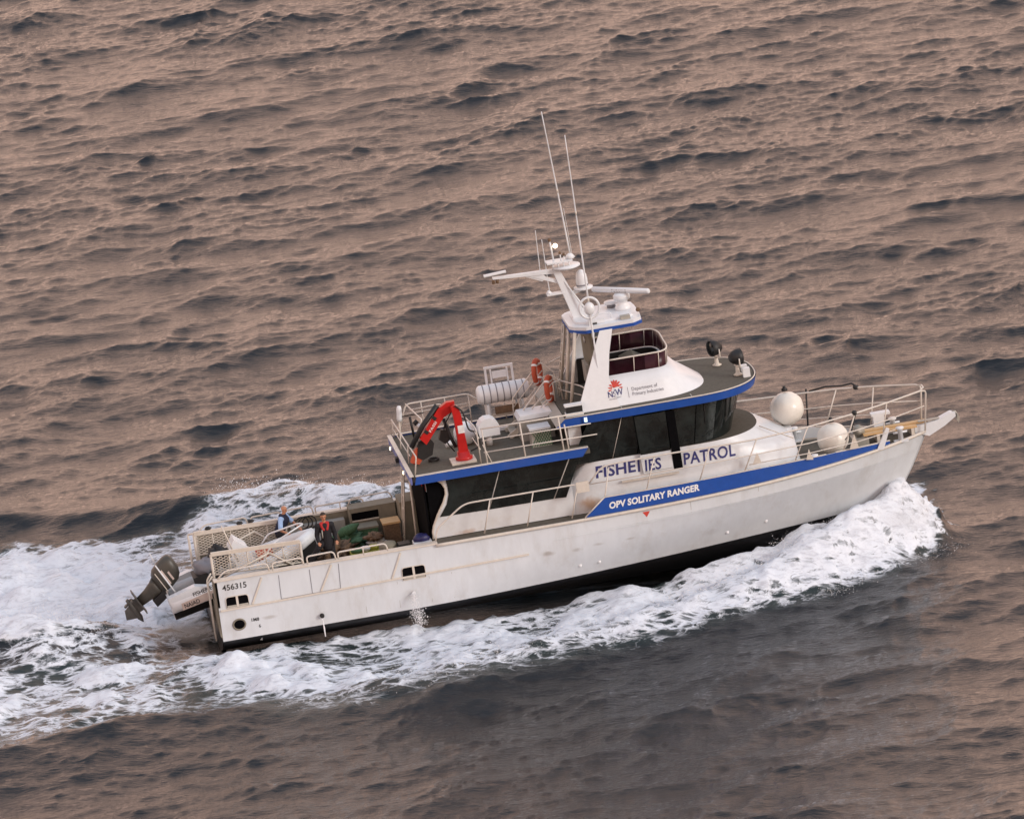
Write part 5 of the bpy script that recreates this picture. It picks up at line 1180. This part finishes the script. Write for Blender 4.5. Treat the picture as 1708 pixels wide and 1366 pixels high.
fused('hair', [(P(-.03, 0, .055), P(.005, 0, .068), .086, .076), (P(-.045, 0, .0), P(-.045, 0, .04), .070, .078)], .009, 'hair', p2)
jk = [(hip+Vector((0, 0, -.12)), hip.lerp(nk, .5), .175, .168), (hip.lerp(nk, .5), nk+Vector((0, 0, -.11)), .168, .172), (shR, shL, .098, .098)]
for sh_, el_, wr_ in ((shR, elR, wrR), (shL, elL, wrL)): jk += [(sh_, el_, .088, .074), (el_, el_.lerp(wr_, .85), .072, .056)]
fused('jacket', jk, .014, 'jacket', p2)
fused('red_collar', [(nk+Vector((-.09, -.02, .0)), nk+Vector((.09, -.02, .0)), .074, .074), (nk+Vector((-.10, -.075, -.02)), nk+Vector((-.055, -.155, -.15)), .050, .042), (nk+Vector((.10, -.075, -.02)), nk+Vector((.055, -.155, -.15)), .050, .042)], .012, 'collar', p2)
MB().tube([nk+Vector((-.11, -.165, -.15)), nk+Vector((-.12, -.185, -.40))], .020, 6).build('strap', 'grey', p2)
tr = []
for a, b, c_ in leg: tr += [(a+Vector((0, 0, .05)), b, .115, .086), (b, c_, .084, .066)]
fused('trousers', tr, .014, 'jacket', p2)
for a, b, c_ in leg: fused('shoe', [(c_+Vector((0, .05, -.045)), c_+Vector((-.02, -.17, -.052)), .050, .042)], .01, 'black', p2)
p2.matrix_world = BOAT @ Matrix.Translation((3.72, -1.38, 1.12))
fb = thing('foot_crate', 'low dark crate under the raised foot of the standing figure', 'crate', (3.14, -1.55, 1.10))
MB().bx(2.94, 3.38, -1.75, -1.26, 1.10, 1.52).build('crate_body', 'olive', fb); MB().bx(2.92, 3.40, -1.77, -1.24, 1.52, 1.555).build('crate_lid', 'black', fb)

# ---------------------------------------------------------------- spray
def droplets(name, label, clouds, m, seed):
    rg = random.Random(seed); vs = []; fs = []
    base = [Vector(p) for p in ((1, 0, 0), (-1, 0, 0), (0, 1, 0), (0, -1, 0), (0, 0, 1), (0, 0, -1))]
    tri = [(0, 2, 4), (2, 1, 4), (1, 3, 4), (3, 0, 4), (2, 0, 5), (1, 2, 5), (3, 1, 5), (0, 3, 5)]
    for n, a, b, spread, up, r0, r1 in clouds:
        a = Vector(a); b = Vector(b)
        for _ in range(n):
            c_ = a.lerp(b, rg.random()); c_ = c_+Vector((rg.gauss(0, spread), rg.gauss(0, spread), abs(rg.gauss(0, up))))
            r = r0+(r1-r0)*rg.random()**3; o = len(vs)
            vs += [c_+Vector((p.x*rg.uniform(.7, 1.6), p.y, p.z*rg.uniform(.7, 1.4)))*r for p in base]; fs += [(x+o, y+o, z+o) for x, y, z in tri]
    me_ = bpy.data.meshes.new(name); me_.from_pydata([tuple(v) for v in vs], [], fs); me_.materials.append(m)
    ob = bpy.data.objects.new(name, me_); C.objects.link(ob); ob['kind'] = 'stuff'; ob['label'] = label; return ob
SPR = mat('spray_white', (.86, .87, .89), .6, var=.03)
cl = [(2500, (22.8, .1, .1), (21.2, -.9, 1.3), .22, .20, .004, .016), (5000, (21.8, -.8, 1.3), (17.5, -3.2, 1.1), .30, .16, .004, .013),
      (6000, (22.9, -1.6, .05), (18.5, -4.9, .05), .30, .12, .004, .012), (2000, (18.5, -2.9, 1.0), (13, -5.6, .55), .35, .10, .004, .016), (2000, (13, -5.8, .5), (4, -9.3, .35), .6, .08, .004, .016),
      (2500, (22.6, .3, .3), (21.6, 1.1, 1.3), .2, .26, .004, .018), (2000, (9.5, 9.0, .75), (2.0, 13.3, .95), .5, .12, .005, .018), (2500, (-2.8, 1.0, .3), (-6, 1.5, .85), .8, .12, .005, .018)]
droplets('spray', 'white spray thrown up along the bow wave and wake', cl, SPR, 3)
def stream(u, v, drop):
    p = S(u, v, -2.98); w = BOAT @ p; rg = random.Random(5); pts = []
    for k in range(7):
        t = k/6; pts.append(w+Vector((.02*k-.10*t, -.10-.22*t, -drop*t*t-.10*t)))
    ob = MB().tube(pts, [.010+.005*math.sin(k*2) + .012*k/6 for k in range(7)], 7).build('discharge_water', SPR, None); ob['kind'] = 'stuff'; ob['label'] = 'thin white stream of water falling from the hull side'
stream(537, 1030, .42)
w_ = BOAT @ S(690, 992, -3.05)
droplets('discharge_spray', 'scattered white water falling from an outlet amidships', [(500, w_, w_+Vector((0, -.15, -.35)), .05, .04, .004, .014), (900, w_+Vector((0, -.2, -.4)), w_+Vector((.1, -.3, -.95)), .11, .08, .004, .016)], SPR, 9)

# ---------------------------------------------------------------- exhaust mist drifting behind the transom
def mist(name, label, c_, r_, dens, col, seed):
    mb = MB().ball(c_, 1.0, 28, 18, r_, .2)
    m = bpy.data.materials.new(name); m.use_nodes = True; nt = m.node_tree; L = nt.links.new
    nt.nodes.remove(nt.nodes['Principled BSDF']); out = nt.nodes['Material Output']
    pv = nd(nt, 'ShaderNodeVolumePrincipled'); pv.inputs['Color'].default_value = (*col, 1); pv.inputs['Anisotropy'].default_value = .2
    g = nd(nt, 'ShaderNodeNewGeometry'); nz = nd(nt, 'ShaderNodeTexNoise'); nz.inputs['Scale'].default_value = 1.7; nz.inputs['Detail'].default_value = 3
    L(g.outputs['Position'], nz.inputs['Vector'])
    sb_ = nd(nt, 'ShaderNodeVectorMath', operation='SUBTRACT'); L(g.outputs['Position'], sb_.inputs[0]); sb_.inputs[1].default_value = c_
    dv = nd(nt, 'ShaderNodeVectorMath', operation='DIVIDE'); L(sb_.outputs[0], dv.inputs[0]); dv.inputs[1].default_value = r_
    ln = nd(nt, 'ShaderNodeVectorMath', operation='LENGTH'); L(dv.outputs[0], ln.inputs[0])
    a = nd(nt, 'ShaderNodeMath', operation='MULTIPLY_ADD'); L(nz.outputs[0], a.inputs[0]); a.inputs[1].default_value = .9; L(ln.outputs['Value'], a.inputs[2])
    mr = nd(nt, 'ShaderNodeMapRange', interpolation_type='SMOOTHSTEP'); mr.inputs[1].default_value = .30; mr.inputs[2].default_value = 1.15; mr.inputs[3].default_value = dens; mr.inputs[4].default_value = 0
    L(a.outputs[0], mr.inputs[0]); L(mr.outputs[0], pv.inputs['Density']); L(pv.outputs[0], out.inputs['Volume'])
    o = mb.build(name, m, None); o['kind'] = 'stuff'; o['label'] = label
mist('exhaust_mist', 'thin grey mist hanging over the water behind the transom', (-.85, -1.3, .50), (2.2, 1.7, .66), 1.4, (.82, .77, .72), 1)
mist('bow_mist', 'fine white mist blown off the bow wave', (21.3, -1.5, 1.15), (2.2, 1.5, .80), .5, (.98, .95, .96), 2)
